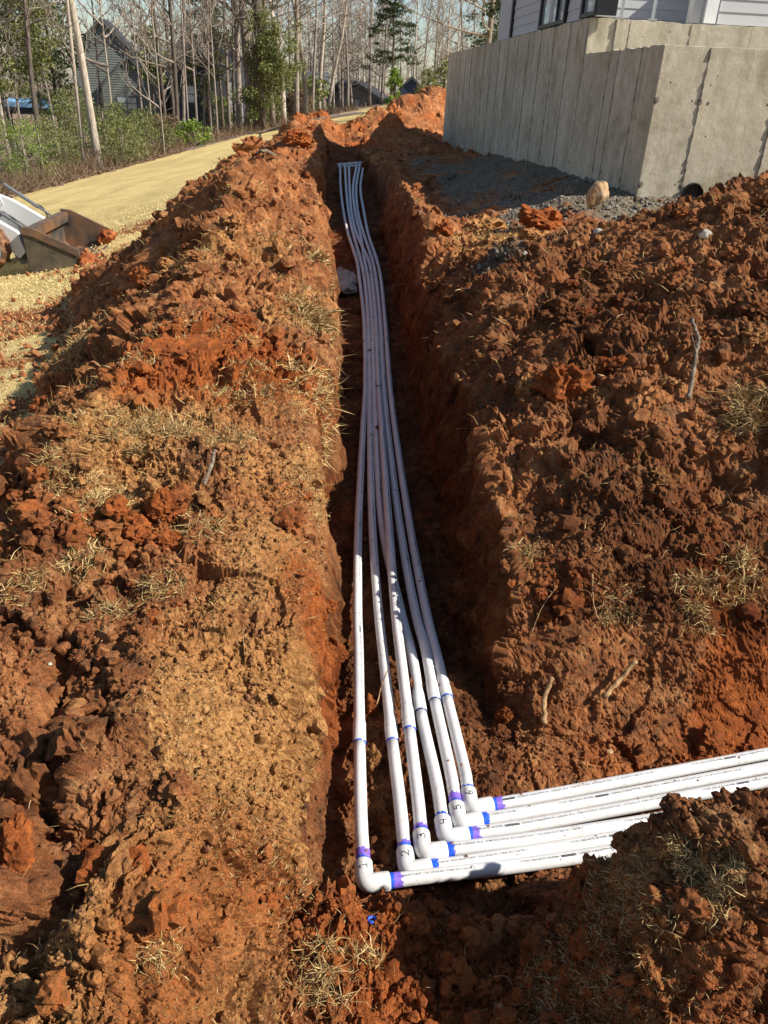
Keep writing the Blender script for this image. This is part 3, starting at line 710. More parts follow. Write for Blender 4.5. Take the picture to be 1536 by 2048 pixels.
# windows on the long side
for (y0, y1, mull) in ((3.08, 4.18, 3.42), (1.98, 2.44, None)):
    f = MB()
    for yy in (y0, y1): f.box((.035, yy, zc), (.022, .028, zh))
    f.box((.036, (y0 + y1) / 2, 3.12), (.022, (y1 - y0) / 2, .03)); f.box((.036, (y0 + y1) / 2, H0 + .02), (.021, (y1 - y0) / 2, .018))
    if mull: f.box((.037, mull, zc), (.02, .022, zh))
    w_ = f.build('window', M['black_metal'], hs)
    if mull:
        hbox('trim', (.038, 3.74, zc), (.018, .012, zh), M['white_trim'], w_)
        hbox('pane', (.05, (mull + y1) / 2, zc), (.006, (y1 - mull) / 2 - .02, zh - .01), M['glass'], w_); hbox('pane', (.05, (mull + y0) / 2, zc), (.006, (mull - y0) / 2 - .02, zh - .01), M['glass'], w_)
        for zz in (2.62,): hbox('glazing_bar', (.04, (mull + y0) / 2, zz), (.01, (mull - y0) / 2 - .02, .012), M['black_metal'], w_)
    else:
        hbox('pane', (.05, (y0 + y1) / 2, zc), (.006, (y1 - y0) / 2 - .02, zh - .01), M['glass'], w_)
        for zz in (2.60,): hbox('glazing_bar', (.04, (y0 + y1) / 2, zz), (.01, (y1 - y0) / 2 - .03, .012), M['black_metal'], w_)
hbox('corner_trim', (.045, 5.84, (H0 + H1) / 2), (.03, .04, (H1 - H0) / 2), M['black_metal'])
hbox('corner_trim', (.12, 1.955, (H0 + H1) / 2 + .001), (.10, .02, (H1 - H0) / 2), M['black_metal'])
hbox('corner_trim', (1.23, 2.17, (H0 + H1) / 2), (.06, .03, (H1 - H0) / 2), M['white_trim'])
hbox('porch_wall_end', (1.10, 2.24, (H0 + H1) / 2), (.045, .06, (H1 - H0) / 2), M['siding'])
for xx in (.315, .63):
    p_ = MB(); p_.box((xx, 2.075, 2.77), (.012, .012, .42)); p_.box((xx, 2.075, 2.343), (.035, .035, .005)); o = p_.build('porch_post', M['galv'], hs)
rf = MB(); rf.prism([(.0, 4.75, H1 + .012), (.0, 7.3, H1 + .012), (.0, 7.3, H1 + .1), (.0, 4.75, H1 + .1)], (7.9, 0, 0)); rf.prism([(2.15, 1.98, H1 + .012), (2.15, 4.745, H1 + .012), (2.15, 4.745, H1 + .1), (2.15, 1.98, H1 + .1)], (5.75, 0, 0)); rf.build('roof', M['roof_dark'], hs)  # low unseen roof, left open over the recess to let sky light in
hbox('porch_floor', (2.9, 3.5, 2.30), (2.68, 1.2, .02), M['concrete'])

# ------------------------------------------------------------------ PVC pipe lines
def pvc():
    m, n, p = new_mat('white_pvc'); co = N(n, 'ShaderNodeNewGeometry').outputs['Position']
    f = noise(n, 14, 5, .6, co); v = noise(n, 90, 4, .7, co)
    c = ramp(n, f, [(.3, (.60, .60, .595)), (.6, (.68, .68, .675))])
    dirt = ramp(n, v, [(.52, (1, 1, 1)), (.70, (.72, .52, .36))])
    d2 = ramp(n, noise(n, 5, 3, .5, co), [(.42, 0), (.62, 1)])
    c = mix(n, math_(n, 'MULTIPLY', d2, .8), c, mix(n, 1, c, dirt, 'MULTIPLY'))
    n.links.new(c, p.inputs['Base Color']); p.inputs['Roughness'].default_value = .42; p.inputs['Specular IOR Level'].default_value = .4
    n.links.new(bump(n, v, .0006, .3), p.inputs['Normal']); return m
M['pvc'] = pvc(); M['ink'] = simple('ink', (.05, .055, .06), .6, 0, .3, 200); M['marker'] = simple('marker', (.015, .015, .02), .5, 0, .1, 20)
M['primer'] = simple('primer', (.22, .13, .62), .4, 0, .35, 60); M['cement'] = simple('cement', (.02, .10, .62), .3, 0, .4, 50); M['cement_dark'] = simple('cement_dark', (.02, .03, .20), .35, 0, .4, 80)
OD = .0167
def catmull(P, step=.02):
    P = [np.array(tuple(p), float) for p in P]; P = [2 * P[0] - P[1]] + P + [2 * P[-1] - P[-2]]; out = []
    for i in range(1, len(P) - 2):
        p0, p1, p2, p3 = P[i - 1:i + 3]; n = max(2, int(np.linalg.norm(p2 - p1) / step))
        for k in range(n):
            t = k / n; out.append(.5 * ((2 * p1) + (-p0 + p2) * t + (2 * p0 - 5 * p1 + 4 * p2 - p3) * t * t + (-p0 + 3 * p1 - 3 * p2 + p3) * t ** 3))
    out.append(P[-2]); return np.array(out)
class Path:
    def __init__(s, P):
        s.P = np.array(P); s.S = np.concatenate([[0], np.cumsum(np.linalg.norm(np.diff(s.P, axis=0), axis=1))]); s.L = s.S[-1]
    def at(s, q):
        q = np.asarray(q, float); return np.stack([np.interp(q, s.S, s.P[:, k]) for k in range(3)], -1)
    def frame(s, q):
        q = np.asarray(q, float); e = .006; T = s.at(np.clip(q + e, 0, s.L)) - s.at(np.clip(q - e, 0, s.L)); T /= np.linalg.norm(T, axis=-1)[..., None]
        B = np.cross(T, [0, 0, 1.]); B /= np.linalg.norm(B, axis=-1)[..., None]; U = np.cross(B, T); return T, B, U
    def surf(s, q, ang, r):
        T, B, U = s.frame(q); return s.at(q) + r * (np.cos(ang)[..., None] * U + np.sin(ang)[..., None] * B) if np.ndim(ang) else None
def ring_tube(path, qs, rads, name, mat, parent, n=18, cap=True, jit0=0, jit1=0, seed=0):
    """tube along path at stations qs; ragged ends by jit"""
    r_ = np.random.RandomState(seed); an = np.arange(n) * 2 * math.pi / n; k = len(qs); V = []
    j0 = jit0 * r_.rand(n); j1 = jit1 * r_.rand(n)
    for i, (q, rd) in enumerate(zip(qs, rads)):
        qq = np.full(n, q); 
        if i == 0: qq = qq - j0
        if i == k - 1: qq = qq + j1
        V.append(path.surf(np.clip(qq, 0, path.L), an, rd))
    V = np.vstack(V); F4 = [[i * n + j, i * n + (j + 1) % n, (i + 1) * n + (j + 1) % n, (i + 1) * n + j] for i in range(k - 1) for j in range(n)]
    F3 = []
    if cap:
        m = len(V); V = np.vstack([V, path.at(qs[0])[None], path.at(qs[-1])[None]])
        F3 = [[(j + 1) % n, j, m] for j in range(n)] + [[(k - 1) * n + j, (k - 1) * n + (j + 1) % n, m + 1] for j in range(n)]
    return mk(name, V, [np.array(F3), np.array(F4)] if F3 else [np.array(F4)], mat, parent, True)
def text_mesh(body, size):
    cu_ = bpy.data.curves.new('print', 'FONT'); cu_.body = body; cu_.size = size; cu_.resolution_u = 1
    o = bpy.data.objects.new('print', cu_); C.objects.link(o); dg = bpy.context.evaluated_depsgraph_get(); dg.update()
    me = bpy.data.meshes.new_from_object(o.evaluated_get(dg)); v = np.array([q.co[:] for q in me.vertices]); me.calc_loop_triangles()
    f = np.array([t.vertices[:] for t in me.loop_triangles]); bpy.data.objects.remove(o); bpy.data.curves.remove(cu_); return v, f
PR_A = text_mesh('1" IPS PVC 1120 SDR-21 200 PSI AT 73 F ~~(UPC) ASTM D2241 -PI-05121205248L20.  FUSE GWAIZDC  Brwaing BUNDLE GWAIZDC', .0072)
PR_B = text_mesh('MADE IN USA BY IPEX USA LLC', .0072)
LA = PR_A[0][:, 0].max(); LB = PR_B[0][:, 0].max()
_bars = MB(); xb = 0; _r = random.Random(4)
while xb < .038:
    w_ = _r.choice((.0006, .0012, .0018)); _bars.add([(xb, 0, 0), (xb + w_, 0, 0), (xb + w_, .006, 0), (xb, .006, 0)], f4=[[0, 1, 2, 3]]); xb += w_ + _r.choice((.0005, .0008))
BARS = (np.vstack(_bars.v), np.vstack(_bars.f4))
def print_run(path, q0, sgn, ang, parent, r=OD + .0005, flip=1):
    """lettering starting at q0, running along sgn*path, baseline at angle ang"""
    x_ = 0; V = []; F3 = []; F4 = []; off = 0
    for (v, f), x0_ in ((PR_A, 0), (BARS, LA + .004), (PR_B, LA + .048)):
        q = q0 + sgn * (v[:, 0] + x0_); ok = (q.min() > 0) and (q.max() < path.L)
        if not ok:
            keep = ((q > .002) & (q < path.L - .002))[f].all(1); f = f[keep]
            if not len(f): continue
        a_ = ang + flip * v[:, 1] / r
        V.append(path.surf(np.clip(q, 0, path.L), a_, r)); (F3 if f.shape[1] == 3 else F4).append(f + off); off += len(v)
    if V: mk('printed_text', np.vstack(V), ([np.vstack(F3)] if F3 else []) + ([np.vstack(F4)] if F4 else []), M['ink'], parent)
ZY = {1400: 0, 1200: 0, 1040: 0, 864: 0, 700: 0, 600: .0, 520: .10, 470: .2, 420: .31, 375: .44, 333: .58}
def zlift(y_): return float(np.interp(-y_, [-600, -520, -470, -420, -375, -333], [0, .10, .20, .31, .44, .58]))
vert = {   # pixel reference points of each line, near to far, with height above the floor
 1: [(722, 1640, .052), (719, 1487, .045), (717, 1300, .04), (715, 1212, .04), (717, 1041, .035), (725.5, 864, .03), (731, 760, .03), (728, 640, .03), (719, 560, .03), (713, 520, .03), (697, 470, .03), (687, 425, .03), (681, 375, .03), (680, 331, .03)],
 2: [(799, 1600, .045), (785, 1484, .042), (771, 1350, .04), (756, 1212, .036), (744, 1041, .032), (740, 864, .03), (740, 760, .03), (736.5, 640, .03), (729, 560, .03), (721, 520, .03), (707, 470, .03), (697, 425, .03), (692, 375, .03), (690, 334, .03)],
 3: [(836, 1600, .05), (819, 1460, .06), (806, 1350, .07), (790, 1212, .072), (777, 1041, .066), (764, 864, .05), (757, 760, .042), (752, 640, .034), (744.5, 560, .03), (736.5, 520, .03), (714, 470, .03), (703, 425, .03), (699, 375, .03), (698, 335, .03)],
 4: [(872, 1560, .042), (842, 1425, .036), (826, 1320, .03), (799, 1212, .026), (763, 1041, .022), (752, 864, .028), (748.5, 760, .03), (744.5, 640, .03), (737, 560, .03), (729, 520, .03), (721, 470, .03), (710, 425, .03), (706, 375, .03), (713, 333, .03)],
 5: [(900, 1540, .042), (870, 1403, .042), (851, 1300, .04), (828, 1212, .036), (798, 1041, .032), (776, 864, .03), (767, 760, .03), (760.5, 640, .03), (752.5, 560, .03), (744.5, 520, .03), (728, 470, .03), (716, 425, .03), (712.5, 375, .03), (719.5, 331, .03)],
 6: [(929, 1540, .042), (894, 1396, .042), (876, 1320, .04), (850, 1212, .036), (818, 1041, .032), (791, 864, .03), (779, 760, .03), (770, 640, .03), (762, 560, .03), (753.5, 520, .03), (737, 470, .03), (728, 425, .03), (721, 375, .03), (727.5, 329, .03)]}
corner = {1: (729, 1768, .058), 2: (814, 1742, .046), 3: (846, 1706, .052), 4: (891, 1676, .044), 5: (919, 1647, .044), 6: (942, 1617, .044)}
horiz = {1: [(1110, 1721, .046), (1536, 1652, .046)], 2: [(1110, 1697, .044), (1536, 1623, .044)], 3: [(1110, 1671, .048), (1536, 1603, .048)],
         4: [(1110, 1642, .044), (1536, 1562, .044)], 5: [(1110, 1615, .044), (1536, 1535, .044)], 6: [(1110, 1588, .046), (1536, 1507, .046)]}
hubs = {1: 62, 2: 62, 3: 66, 4: 70, 5: 62, 6: 66}
rings = {1: (719, 1487), 2: (785, 1484), 3: (819, 1460), 4: (842, 1425), 5: (870, 1403), 6: (894, 1396)}
pstart = {1: 958, 2: 1075, 3: 1180, 4: 1350, 5: 1048, 6: 1303}
DIG = {1: [[(.1, .75), (.45, 1), (.45, 0)], [(.1, 0), (.8, 0)]], 2: [[(0, .8), (.25, 1), (.6, .95), (.7, .7), (.35, .3), (0, 0), (.2, .12), (.5, -.02), (.85, .1)]],
       3: [[(0, .9), (.35, 1), (.65, .85), (.55, .6), (.25, .52), (.6, .45), (.75, .2), (.4, 0), (0, .1)]], 4: [[(.1, 1), (.05, .45), (.7, .45)], [(.62, .95), (.62, 0)]],
       5: [[(.7, 1), (.15, .98), (.1, .55), (.5, .62), (.75, .35), (.5, .02), (.05, .08)]], 6: [[(.6, 1), (.2, .7), (.08, .3), (.25, .02), (.6, .05), (.68, .35), (.4, .5), (.1, .35)]]}
cem_v = {1: 'primer', 2: 'both', 3: 'both', 4: 'cement', 5: 'primer', 6: 'cement'}
PL = {1: 'white PVC line with handwritten 1 on its elbow, outermost of the six',
 2: 'white PVC line with handwritten 2 on its elbow, between elbows 1 and 3',
 3: 'white PVC line with handwritten 3 that crosses over its neighbour halfway along the trench',
 4: 'white PVC line with handwritten 4 and bright blue cement that crosses under its neighbour',
 5: 'white PVC line with handwritten 5 and a wide purple band, between elbows 4 and 6',
 6: 'white PVC line with handwritten 6, innermost of the six against the right trench wall'}
words_ = {1: 'one', 2: 'two', 3: 'three', 4: 'four', 5: 'five', 6: 'six'}
ALLP = []
for k in range(1, 7):
    cz = atz(*corner[k]); Vp = [atz(x_, y_, z_ + zlift(y_)) for x_, y_, z_ in vert[k]]
    Hp = [atz(*q) for q in horiz[k]]
    cz.z = corner[k][2]
    root = thing('pvc_pipe_line', PL[k], 'pipe', (cz.x, cz.y, 0), 0, 'numbered PVC pipe lines in the trench')
    # straight tangent out of the elbow
    dv = (Vp[0] - cz).normalized(); dh = (Hp[0] - cz).normalized()
    RAD = .020
    main = Path(catmull([cz + dv * .03] + [cz + dv * .10] + Vp, .035))
    end = Hp[-1] + (Hp[-1] - Hp[0]).normalized() * 1.1
    side = Path(catmull([cz + dh * .03, cz + dh * .12, Hp[0], Hp[-1], end], .05))
    ALLP += [main, side]
    inv = Matrix.Translation((-cz.x, -cz.y, 0))
    kids = []
    before = set(o.name for o in C.objects)
    # bell joint position: closest station to ring pixel
    rp = atz(rings[k][0], rings[k][1], .045); qb = main.S[np.argmin(np.linalg.norm(main.P - np.array(rp), axis=1))]
    qs = [q for q in main.S if q < qb - .004] + [qb]; ring_tube(main, qs, [OD] * len(qs), 'pipe', M['pvc'], root)
    bell = .075
    s2 = [qb, qb + bell, qb + bell + .02] + [q for q in main.S if q > qb + bell + .04]
    ring_tube(main, s2, [OD + .0022] * 2 + [OD] * (len(s2) - 2), 'pipe', M['pvc'], root)
    ring_tube(main, [qb - .0028, qb + .0006], [OD + .0008, OD + .0027], 'cement_ring', M['cement' if k in (1, 2, 3, 6) else 'cement_dark'], root, 24, False, .0, .0, k)
    # one more bell further out
    q3 = np.interp(8.1, main.P[:, 1], main.S); ring_tube(main, [q3, q3 + .1, q3 + .12], [OD + .0025, OD + .0025, OD], 'pipe_bell', M['pvc'], root)
    ring_tube(side, list(side.S), [OD] * len(side.S), 'pipe', M['pvc'], root)
    # elbow: hub, rounded corner, hub
    n_ = 9; arc = []
    o1 = cz + dv * RAD; o2 = cz + dh * RAD
    for j in range(n_):
        t = j / (n_ - 1); arc.append(np.array(tuple(o1 * (1 - t) ** 2 + cz * 2 * t * (1 - t) + o2 * t ** 2)))
    hl = .058
    EP = Path(np.array([np.array(tuple(cz + dv * hl)), np.array(tuple(cz + dv * (hl - .004)))] + arc + [np.array(tuple(cz + dh * (hl - .004))), np.array(tuple(cz + dh * hl))]))
    er = [OD + .0036, OD + .0050] + [OD + .0046] * n_ + [OD + .0050, OD + .0036]
    el = MB(); el.tube(EP.P, er, 22); elb = el.build('elbow', M['pvc'], root, True)
    # collars: hub ends slightly thicker
    # primer and cement bands
    q0 = hl - .03
    s_ = q0
    cv = cem_v[k]
    if cv in ('primer', 'both'): ring_tube(main, [q0 - .002, q0 + (.024 if cv == 'primer' else .010)], [OD + .0005] * 2, 'primer_band', M['primer'], root, 26, False, 0, .012, 10 + k)
    ring_tube(main, [q0 - .003, q0 + .003], [OD + .0010] * 2, 'cement_band', M['cement'], root, 26, False, 0, .008, 20 + k)
    ring_tube(side, [q0 - .002, q0 + (.022 if k in (1, 4, 6) else .006)], [OD + .0005] * 2, 'primer_band', M['primer'], root, 26, False, 0, .014, 30 + k)
    ring_tube(side, [q0 - .003, q0 + (.006 if k in (1, 4, 6) else .013)], [OD + .0010] * 2, 'cement_band', M['cement'], root, 26, False, 0, .007, 40 + k)
    # handwritten number, read with the top of the digit to the side
    hubP = Path(np.array([np.array(tuple(cz + dv * .002)), np.array(tuple(cz + dv * .035)), np.array(tuple(cz + dv * .056))]))
    num = MB()
    for st in DIG[k]:
        pts = []
        for (a0, b0), (a1, b1) in zip(st[:-1], st[1:]):
            for t in np.linspace(0, 1, 5)[:-1]: pts.append((a0 + (a1 - a0) * t, b0 + (b1 - b0) * t))
        pts.append(st[-1]); S_ = .018
        q = np.array([.024 + a_ * S_ for a_, _ in pts]); an_ = np.array([-(b_ - .5) * S_ * 1.0 / .02 for _, b_ in pts]) - .12
        num.tube(hubP.surf(q, an_, OD + .0049), .0010, 5)
    num.build('handwritten_number', M['marker'], elb)
    # factory print: side run reads upside down from here
    qstart = side.S[np.argmin(np.linalg.norm(side.P - np.array(atz(pstart[k], np.interp(pstart[k], [corner[k][0], horiz[k][0][0], 1536], [corner[k][1], horiz[k][0][1], horiz[k][1][1]]), .06)), axis=1))]
    period = LA + .048 + LB + .11
    q = qstart - period
    while q - period < side.L:
        print_run(side, q, -1, .0, root, flip=1)
        q += period
    q = .12 + .07 * k
    while q < 3.6:
        print_run(main, q + .3, 1, .62, root, flip=-1); q += period + .05
    for o in [o for o in C.objects if o.name not in before and o.parent]:
        if o.parent == root: o.matrix_parent_inverse = inv
        elif o.parent.parent == root: o.matrix_parent_inverse = Matrix.Identity(4)
# crumbs of dirt fallen on the pipes
rp_ = np.random.RandomState(12); Vd = []; v_, f_ = clod_shape(1, 9, (1, .9, .6), .4, .2); nd_ = 0
for P_path in ALLP:
    for _ in range(9):
        q_ = P_path.L * rp_.rand() ** 1.3; an_ = rp_.normal() * .45; c_ = P_path.surf(np.array([q_]), np.array([an_]), OD + .0008)[0]; Vd.append(v_ * (.0012 + .0028 * rp_.rand() ** 2) * (1 + .25 * c_[1]) + c_); nd_ += 1
o = mk('fallen_dirt', np.vstack(Vd), (f_[None] + (np.arange(nd_) * len(v_))[:, None, None]).reshape(-1, 3), M['crumb_brown']); tag(o, 'small crumbs of dirt fallen on the white pipes', None, None, 'stuff')
# manifold at the far end
a1 = atz(678, 329, .615); a2 = atz(730, 325, .625)
mf = thing('pipe_manifold', 'white PVC header pipe joining the six lines at the far end of the trench', 'pipe', (0, 0, 0))
b_ = MB(); b_.tube([a1, a2], .019, 12); b_.build('header', M['pvc'], mf, True)
c0 = a1.lerp(a2, .15) + Vector((0, -.05, -.03)); c1 = a1.lerp(a2, .8) + Vector((0, -.09, -.035)); c2 = a2 + Vector((0, -.03, -.03))
b_ = MB(); b_.tube([c0, c1, c2], .017, 12); b_.build('lower_header', M['pvc'], mf, True)
for t in (.0, .2, .4, .65, .8, .97):
    p_ = a1.lerp(a2, t); b_ = MB(); b_.tube([p_ + Vector((0, .001, .001)), p_ + Vector((0, -.07, -.035))], .021, 12); b_.build('tee', M['pvc'], mf, True)

# ------------------------------------------------------------------ trees
def bark(name, a, b, c_):
    m, n, p = new_mat(name); co = obj_coord(n); mp = N(n, 'ShaderNodeMapping'); mp.inputs['Scale'].default_value = (6, 6, 1.2); n.links.new(co, mp.inputs[0])
    f = noise(n, 2.5, 6, .7, mp.outputs[0]); c = ramp(n, f, [(.25, a), (.48, b), (.68, c_)])
    oi = N(n, 'ShaderNodeObjectInfo'); c = mix(n, 1, c, ramp(n, oi.outputs['Random'], [(0, (.8, .78, .75)), (1, (1.15, 1.12, 1.1))]), 'MULTIPLY')
    n.links.new(c, p.inputs['Base Color']); p.inputs['Roughness'].default_value = .9; n.links.new(bump(n, f, .04, .7), p.inputs['Normal']); return m
M['bark'] = bark('bark', (.10, .08, .065), (.24, .20, .165), (.40, .35, .30))
M['bark_pale'] = bark('bark_pale', (.22, .18, .14), (.42, .36, .29), (.60, .54, .46))
M['bark_dark'] = bark('bark_dark', (.035, .028, .022), (.09, .07, .055), (.17, .14, .11))
def leafm(name, c0, c1, c2, tr=.25):
    m, n, p = new_mat(name); g_ = N(n, 'ShaderNodeNewGeometry'); c = ramp(n, g_.outputs['Random Per Island'], [(0, c0), (.55, c1), (1, c2)])
    n.links.new(c, p.inputs['Base Color']); p.inputs['Roughness'].default_value = .55; p.inputs['Specular IOR Level'].default_value = .3
    t = N(n, 'ShaderNodeBsdfTranslucent'); n.links.new(c, t.inputs[0]); mx = N(n, 'ShaderNodeMixShader'); mx.inputs[0].default_value = tr
    n.links.new(p.outputs[0], mx.inputs[1]); n.links.new(t.outputs[0], mx.inputs[2]); n.links.new(mx.outputs[0], n.nodes['Material Output'].inputs[0]); return m
M['pine_leaf'] = leafm('pine_needles', (.07, .09, .025), (.14, .16, .045), (.26, .26, .08))
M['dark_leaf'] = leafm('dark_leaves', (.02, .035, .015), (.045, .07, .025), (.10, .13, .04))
M['privet_leaf'] = leafm('privet_leaves', (.08, .10, .03), (.17, .19, .055), (.32, .32, .11))
M['bright_leaf'] = leafm('bright_leaves', (.07, .12, .015), (.16, .25, .03), (.30, .38, .06))
M['brown_leaf'] = leafm('brown_leaves', (.10, .06, .03), (.22, .14, .08), (.34, .24, .14))
M['red_bud'] = leafm('red_buds', (.25, .07, .05), (.42, .14, .10), (.5, .25, .16))

def bare(seed, h, r, lean=.02, lowest=.3, nb=26, twig=.02, spread=1., wander=.02, sub_=3):
    rnd = random.Random(seed); tr = MB(); cr = MB()
    n = 12; pts = []; x_ = y_ = 0; a_ = rnd.uniform(0, 6.28); vx, vy = lean * math.cos(a_), lean * math.sin(a_)
    for k in range(n + 1):
        pts.append(Vector((x_, y_, h * k / n))); vx += rnd.gauss(0, wander); vy += rnd.gauss(0, wander); x_ += vx * h / n; y_ += vy * h / n
    rads = [r * (1.25 if k == 0 else 1) * (1 - .82 * (k / n) ** 1.1) for k in range(n + 1)]
    tr.tube(pts, rads, 8)
    def limb(p, d, L, rd, lev):
        m = 4 if lev == 0 else 3; q = [p.copy()]; dd = d.copy(); st = []
        for k in range(m):
            dd = (dd + Vector((rnd.gauss(0, .16), rnd.gauss(0, .16), rnd.gauss(.08, .12)))).normalized(); q.append(q[-1] + dd * L / m); st.append(dd.copy())
        cr.tube(q, [max(twig * .4, rd * (1 - .75 * k / m)) for k in range(m + 1)], 4 if lev == 0 else 3, False)
        if lev < 2:
            for _ in range(5 if lev == 0 else sub_):
                t = rnd.uniform(.25, 1); k = min(m - 1, int(t * m)); pp_ = q[k].lerp(q[k + 1], t * m - k)
                sd_ = Vector((rnd.gauss(0, 1), rnd.gauss(0, 1), rnd.gauss(.35, .6))).normalized(); nd = (st[k] * .8 + sd_ * .8).normalized()
                limb(pp_, nd, L * rnd.uniform(.35, .6), max(twig, rd * .45), lev + 1)
    for i in range(nb):
        t = lowest + (1 - lowest) * (i + rnd.random()) / nb; k = min(n - 1, int(t * n)); p = pts[k].lerp(pts[k + 1], t * n - k)
        a_ = rnd.uniform(0, 6.28); el = rnd.uniform(.15, .9) * (.6 + .6 * t)
        d = Vector((math.cos(a_) * math.cos(el), math.sin(a_) * math.cos(el), math.sin(el)))
        L = h * spread * (.30 - .20 * (t - lowest) / (1 - lowest)) * rnd.uniform(.6, 1.2)
        limb(p, d, L, max(twig, rads[k] * .42), 0)
    return tr, cr, pts
def leaf_cloud(rnd, centers, crad, per, size, flat=.6):
    c = np.repeat(np.asarray(centers, float), per, 0); n = len(c)
    cr_ = np.repeat(np.broadcast_to(np.asarray(crad, float), (len(centers),)), per)
    o = rnd.normal(size=(n, 3)); o /= np.linalg.norm(o, axis=1)[:, None]; o *= (rnd.rand(n) ** .5 * cr_)[:, None]; o[:, 2] *= flat
    p = c + o; u = rnd.normal(size=(n, 3)); u /= np.linalg.norm(u, axis=1)[:, None]; v = np.cross(u, rnd.normal(size=(n, 3))); v /= np.linalg.norm(v, axis=1)[:, None]
    s = (size * (.5 + rnd.rand(n)))[:, None]
    V = np.stack([p - u * s, p + v * s * .45, p + u * s, p - v * s * .45], 1).reshape(-1, 3)
    return V, (np.arange(n) * 4)[:, None] + np.arange(4)[None]
protos = []
for k, (h, r, lw_, nb, sp, tw) in enumerate([(17, .17, .35, 22, .8, .016), (15, .12, .3, 22, .8, .014), (19, .24, .3, 26, .9, .02), (13, .08, .25, 20, .7, .012), (16, .14, .12, 30, .85, .016), (11, .06, .15, 20, .8, .011), (18, .2, .2, 28, 1., .018)]):
    t_, c_, _ = bare(50 + k, h, r, .02, lw_, nb, tw, sp)
    e = []
    for mm in ('bark', 'bark_pale', 'bark_dark'):
        if not e: a_ = t_.build('trunk', M[mm], None, True); b_ = c_.build('branches', M['bark'], None, True)
        else:
            a_ = bpy.data.objects.new('trunk', e[0][0].copy()); a_.data.materials[0] = M[mm]; b_ = bpy.data.objects.new('branches', e[0][1])
        e.append((a_.data, b_.data))
        bpy.data.objects.remove(a_); bpy.data.objects.remove(b_)
    protos.append((h, r, e))
def place(px, dep):
    p = atdep(px, 240, dep); return p.x, p.y
def put_tree(px, dep, wpx, kind, bark_i, label, group=None, rz=None, x=None, y=None, hmul=1.):
    h, r, e = protos[kind]
    if x is None: x, y = place(px, dep)
    rr_ = wpx * .5 * dep / FPX; s = rr_ / r
    t = thing('bare_tree', label, 'tree', (x, y, gz(x, y) - .1), rz if rz is not None else random.uniform(0, 6.28), group)
    for nm, me in (('trunk', e[bark_i][0]), ('branches', e[bark_i][1])):
        o = bpy.data.objects.new(nm, me); C.objects.link(o); o.parent = t
        o.scale = (s, s, hmul) if nm == 'trunk' else ((s + 1) / 2, (s + 1) / 2, hmul)
    return t
lab_special = [
 (186, 29, 16, 0, 1, 'tall pale barked tree, thicker of the two pale trunks before the dark gabled house'),
 (157, 29, 9, 3, 1, 'thin pale barked tree just beside the thicker pale trunk in front of the gabled house'),
 (72, 31, 11, 1, 2, 'dark trunked tree among green pine boughs in front of the blue tarp'),
 (498, 54, 22, 2, 0, 'thick grey trunked tree standing beside the ivy covered tree'),
 (478, 55, 13, 6, 0, 'grey tree with pale crooked limbs next to the thick grey trunk'),
 (545, 56, 12, 0, 0, 'straight grey tree right behind the ivy covered tree'),
 (568, 58, 11, 1, 1, 'slim straight tree with pale sunlit bark past the ivy covered tree'),
 (592, 62, 12, 0, 0, 'straight brown grey tree in front of the low grey house roof'),
 (612, 63, 10, 1, 0, 'slender brown grey tree next to the low grey house roof'),
 (960, 48, 13, 6, 0, 'spreading leafless tree against the sky beside the foundation wall'),
 (995, 60, 9, 4, 0, 'slim leafless tree almost touching the corner of the white sided house'),
 (330, 45, 7, 4, 2, 'thin dark forked tree in front of the windows of the gabled house'),
 (355, 44, 9, 6, 2, 'dark multi limbed tree between the gabled house and the dark steep roof'),
]
for px, dep, wp, kd, bi, lb in lab_special: put_tree(px, dep, wp, kd, bi, lb)
rt_ = random.Random(9)
mid = [(8, 33, 8), (40, 38, 5), (110, 40, 5), (322, 33, 3), (345, 52, 8), (368, 50, 7), (378, 40, 4), (392, 48, 5), (405, 55, 5), (420, 46, 4), (432, 46, 4), (447, 58, 6), (460, 56, 7), (470, 60, 5), (512, 60, 8), (535, 66, 6), (556, 70, 6), (580, 74, 6), (602, 72, 7), (625, 70, 6), (640, 72, 8), (655, 75, 7), (668, 80, 5), (680, 90, 5), (692, 85, 6), (705, 95, 5), (716, 100, 5), (728, 98, 5), (742, 105, 4), (755, 100, 5), (765, 110, 4), (800, 105, 4), (812, 110, 4), (826, 100, 4), (840, 112, 4), (862, 105, 5), (875, 100, 4), (888, 90, 5), (905, 80, 4), (925, 70, 5), (940, 75, 4), (975, 85, 5), (1008, 75, 6), (1018, 90, 5), (85, 52, 4), (20, 55, 5), (130, 60, 4), (205, 55, 5), (228, 40, 4), (284, 50, 4), (305, 43, 3.5), (-30, 34, 8), (-60, 45, 8), (-15, 60, 5)]
jobs = []
for px, dep, wp in mid:
    k = rt_.randrange(7); b_ = rt_.choice((0, 0, 1, 2)) if px < 640 else rt_.choice((0, 0, 1))
    zone = 0 if px < 150 else 1 if px < 300 else 2 if px < 450 else 3 if px < 560 else 4 if px < 650 else 5 if px < 735 else 6 if px < 835 else 7
    jobs.append((px + rt_.uniform(-3, 3), dep, wp, k, b_, zone))
jobs.sort(); cnt = {}
ZN = ['around the blue tarp', 'before the dark gabled house', 'before the near black house', 'around the ivy covered tree', 'before the low grey house', 'before the grey bungalow', 'around the lone cedar', 'beside the foundation wall']
ORD = ['first', 'second', 'third', 'fourth', 'fifth', 'sixth', 'seventh', 'eighth', 'ninth', 'tenth', 'eleventh', 'twelfth', 'thirteenth']
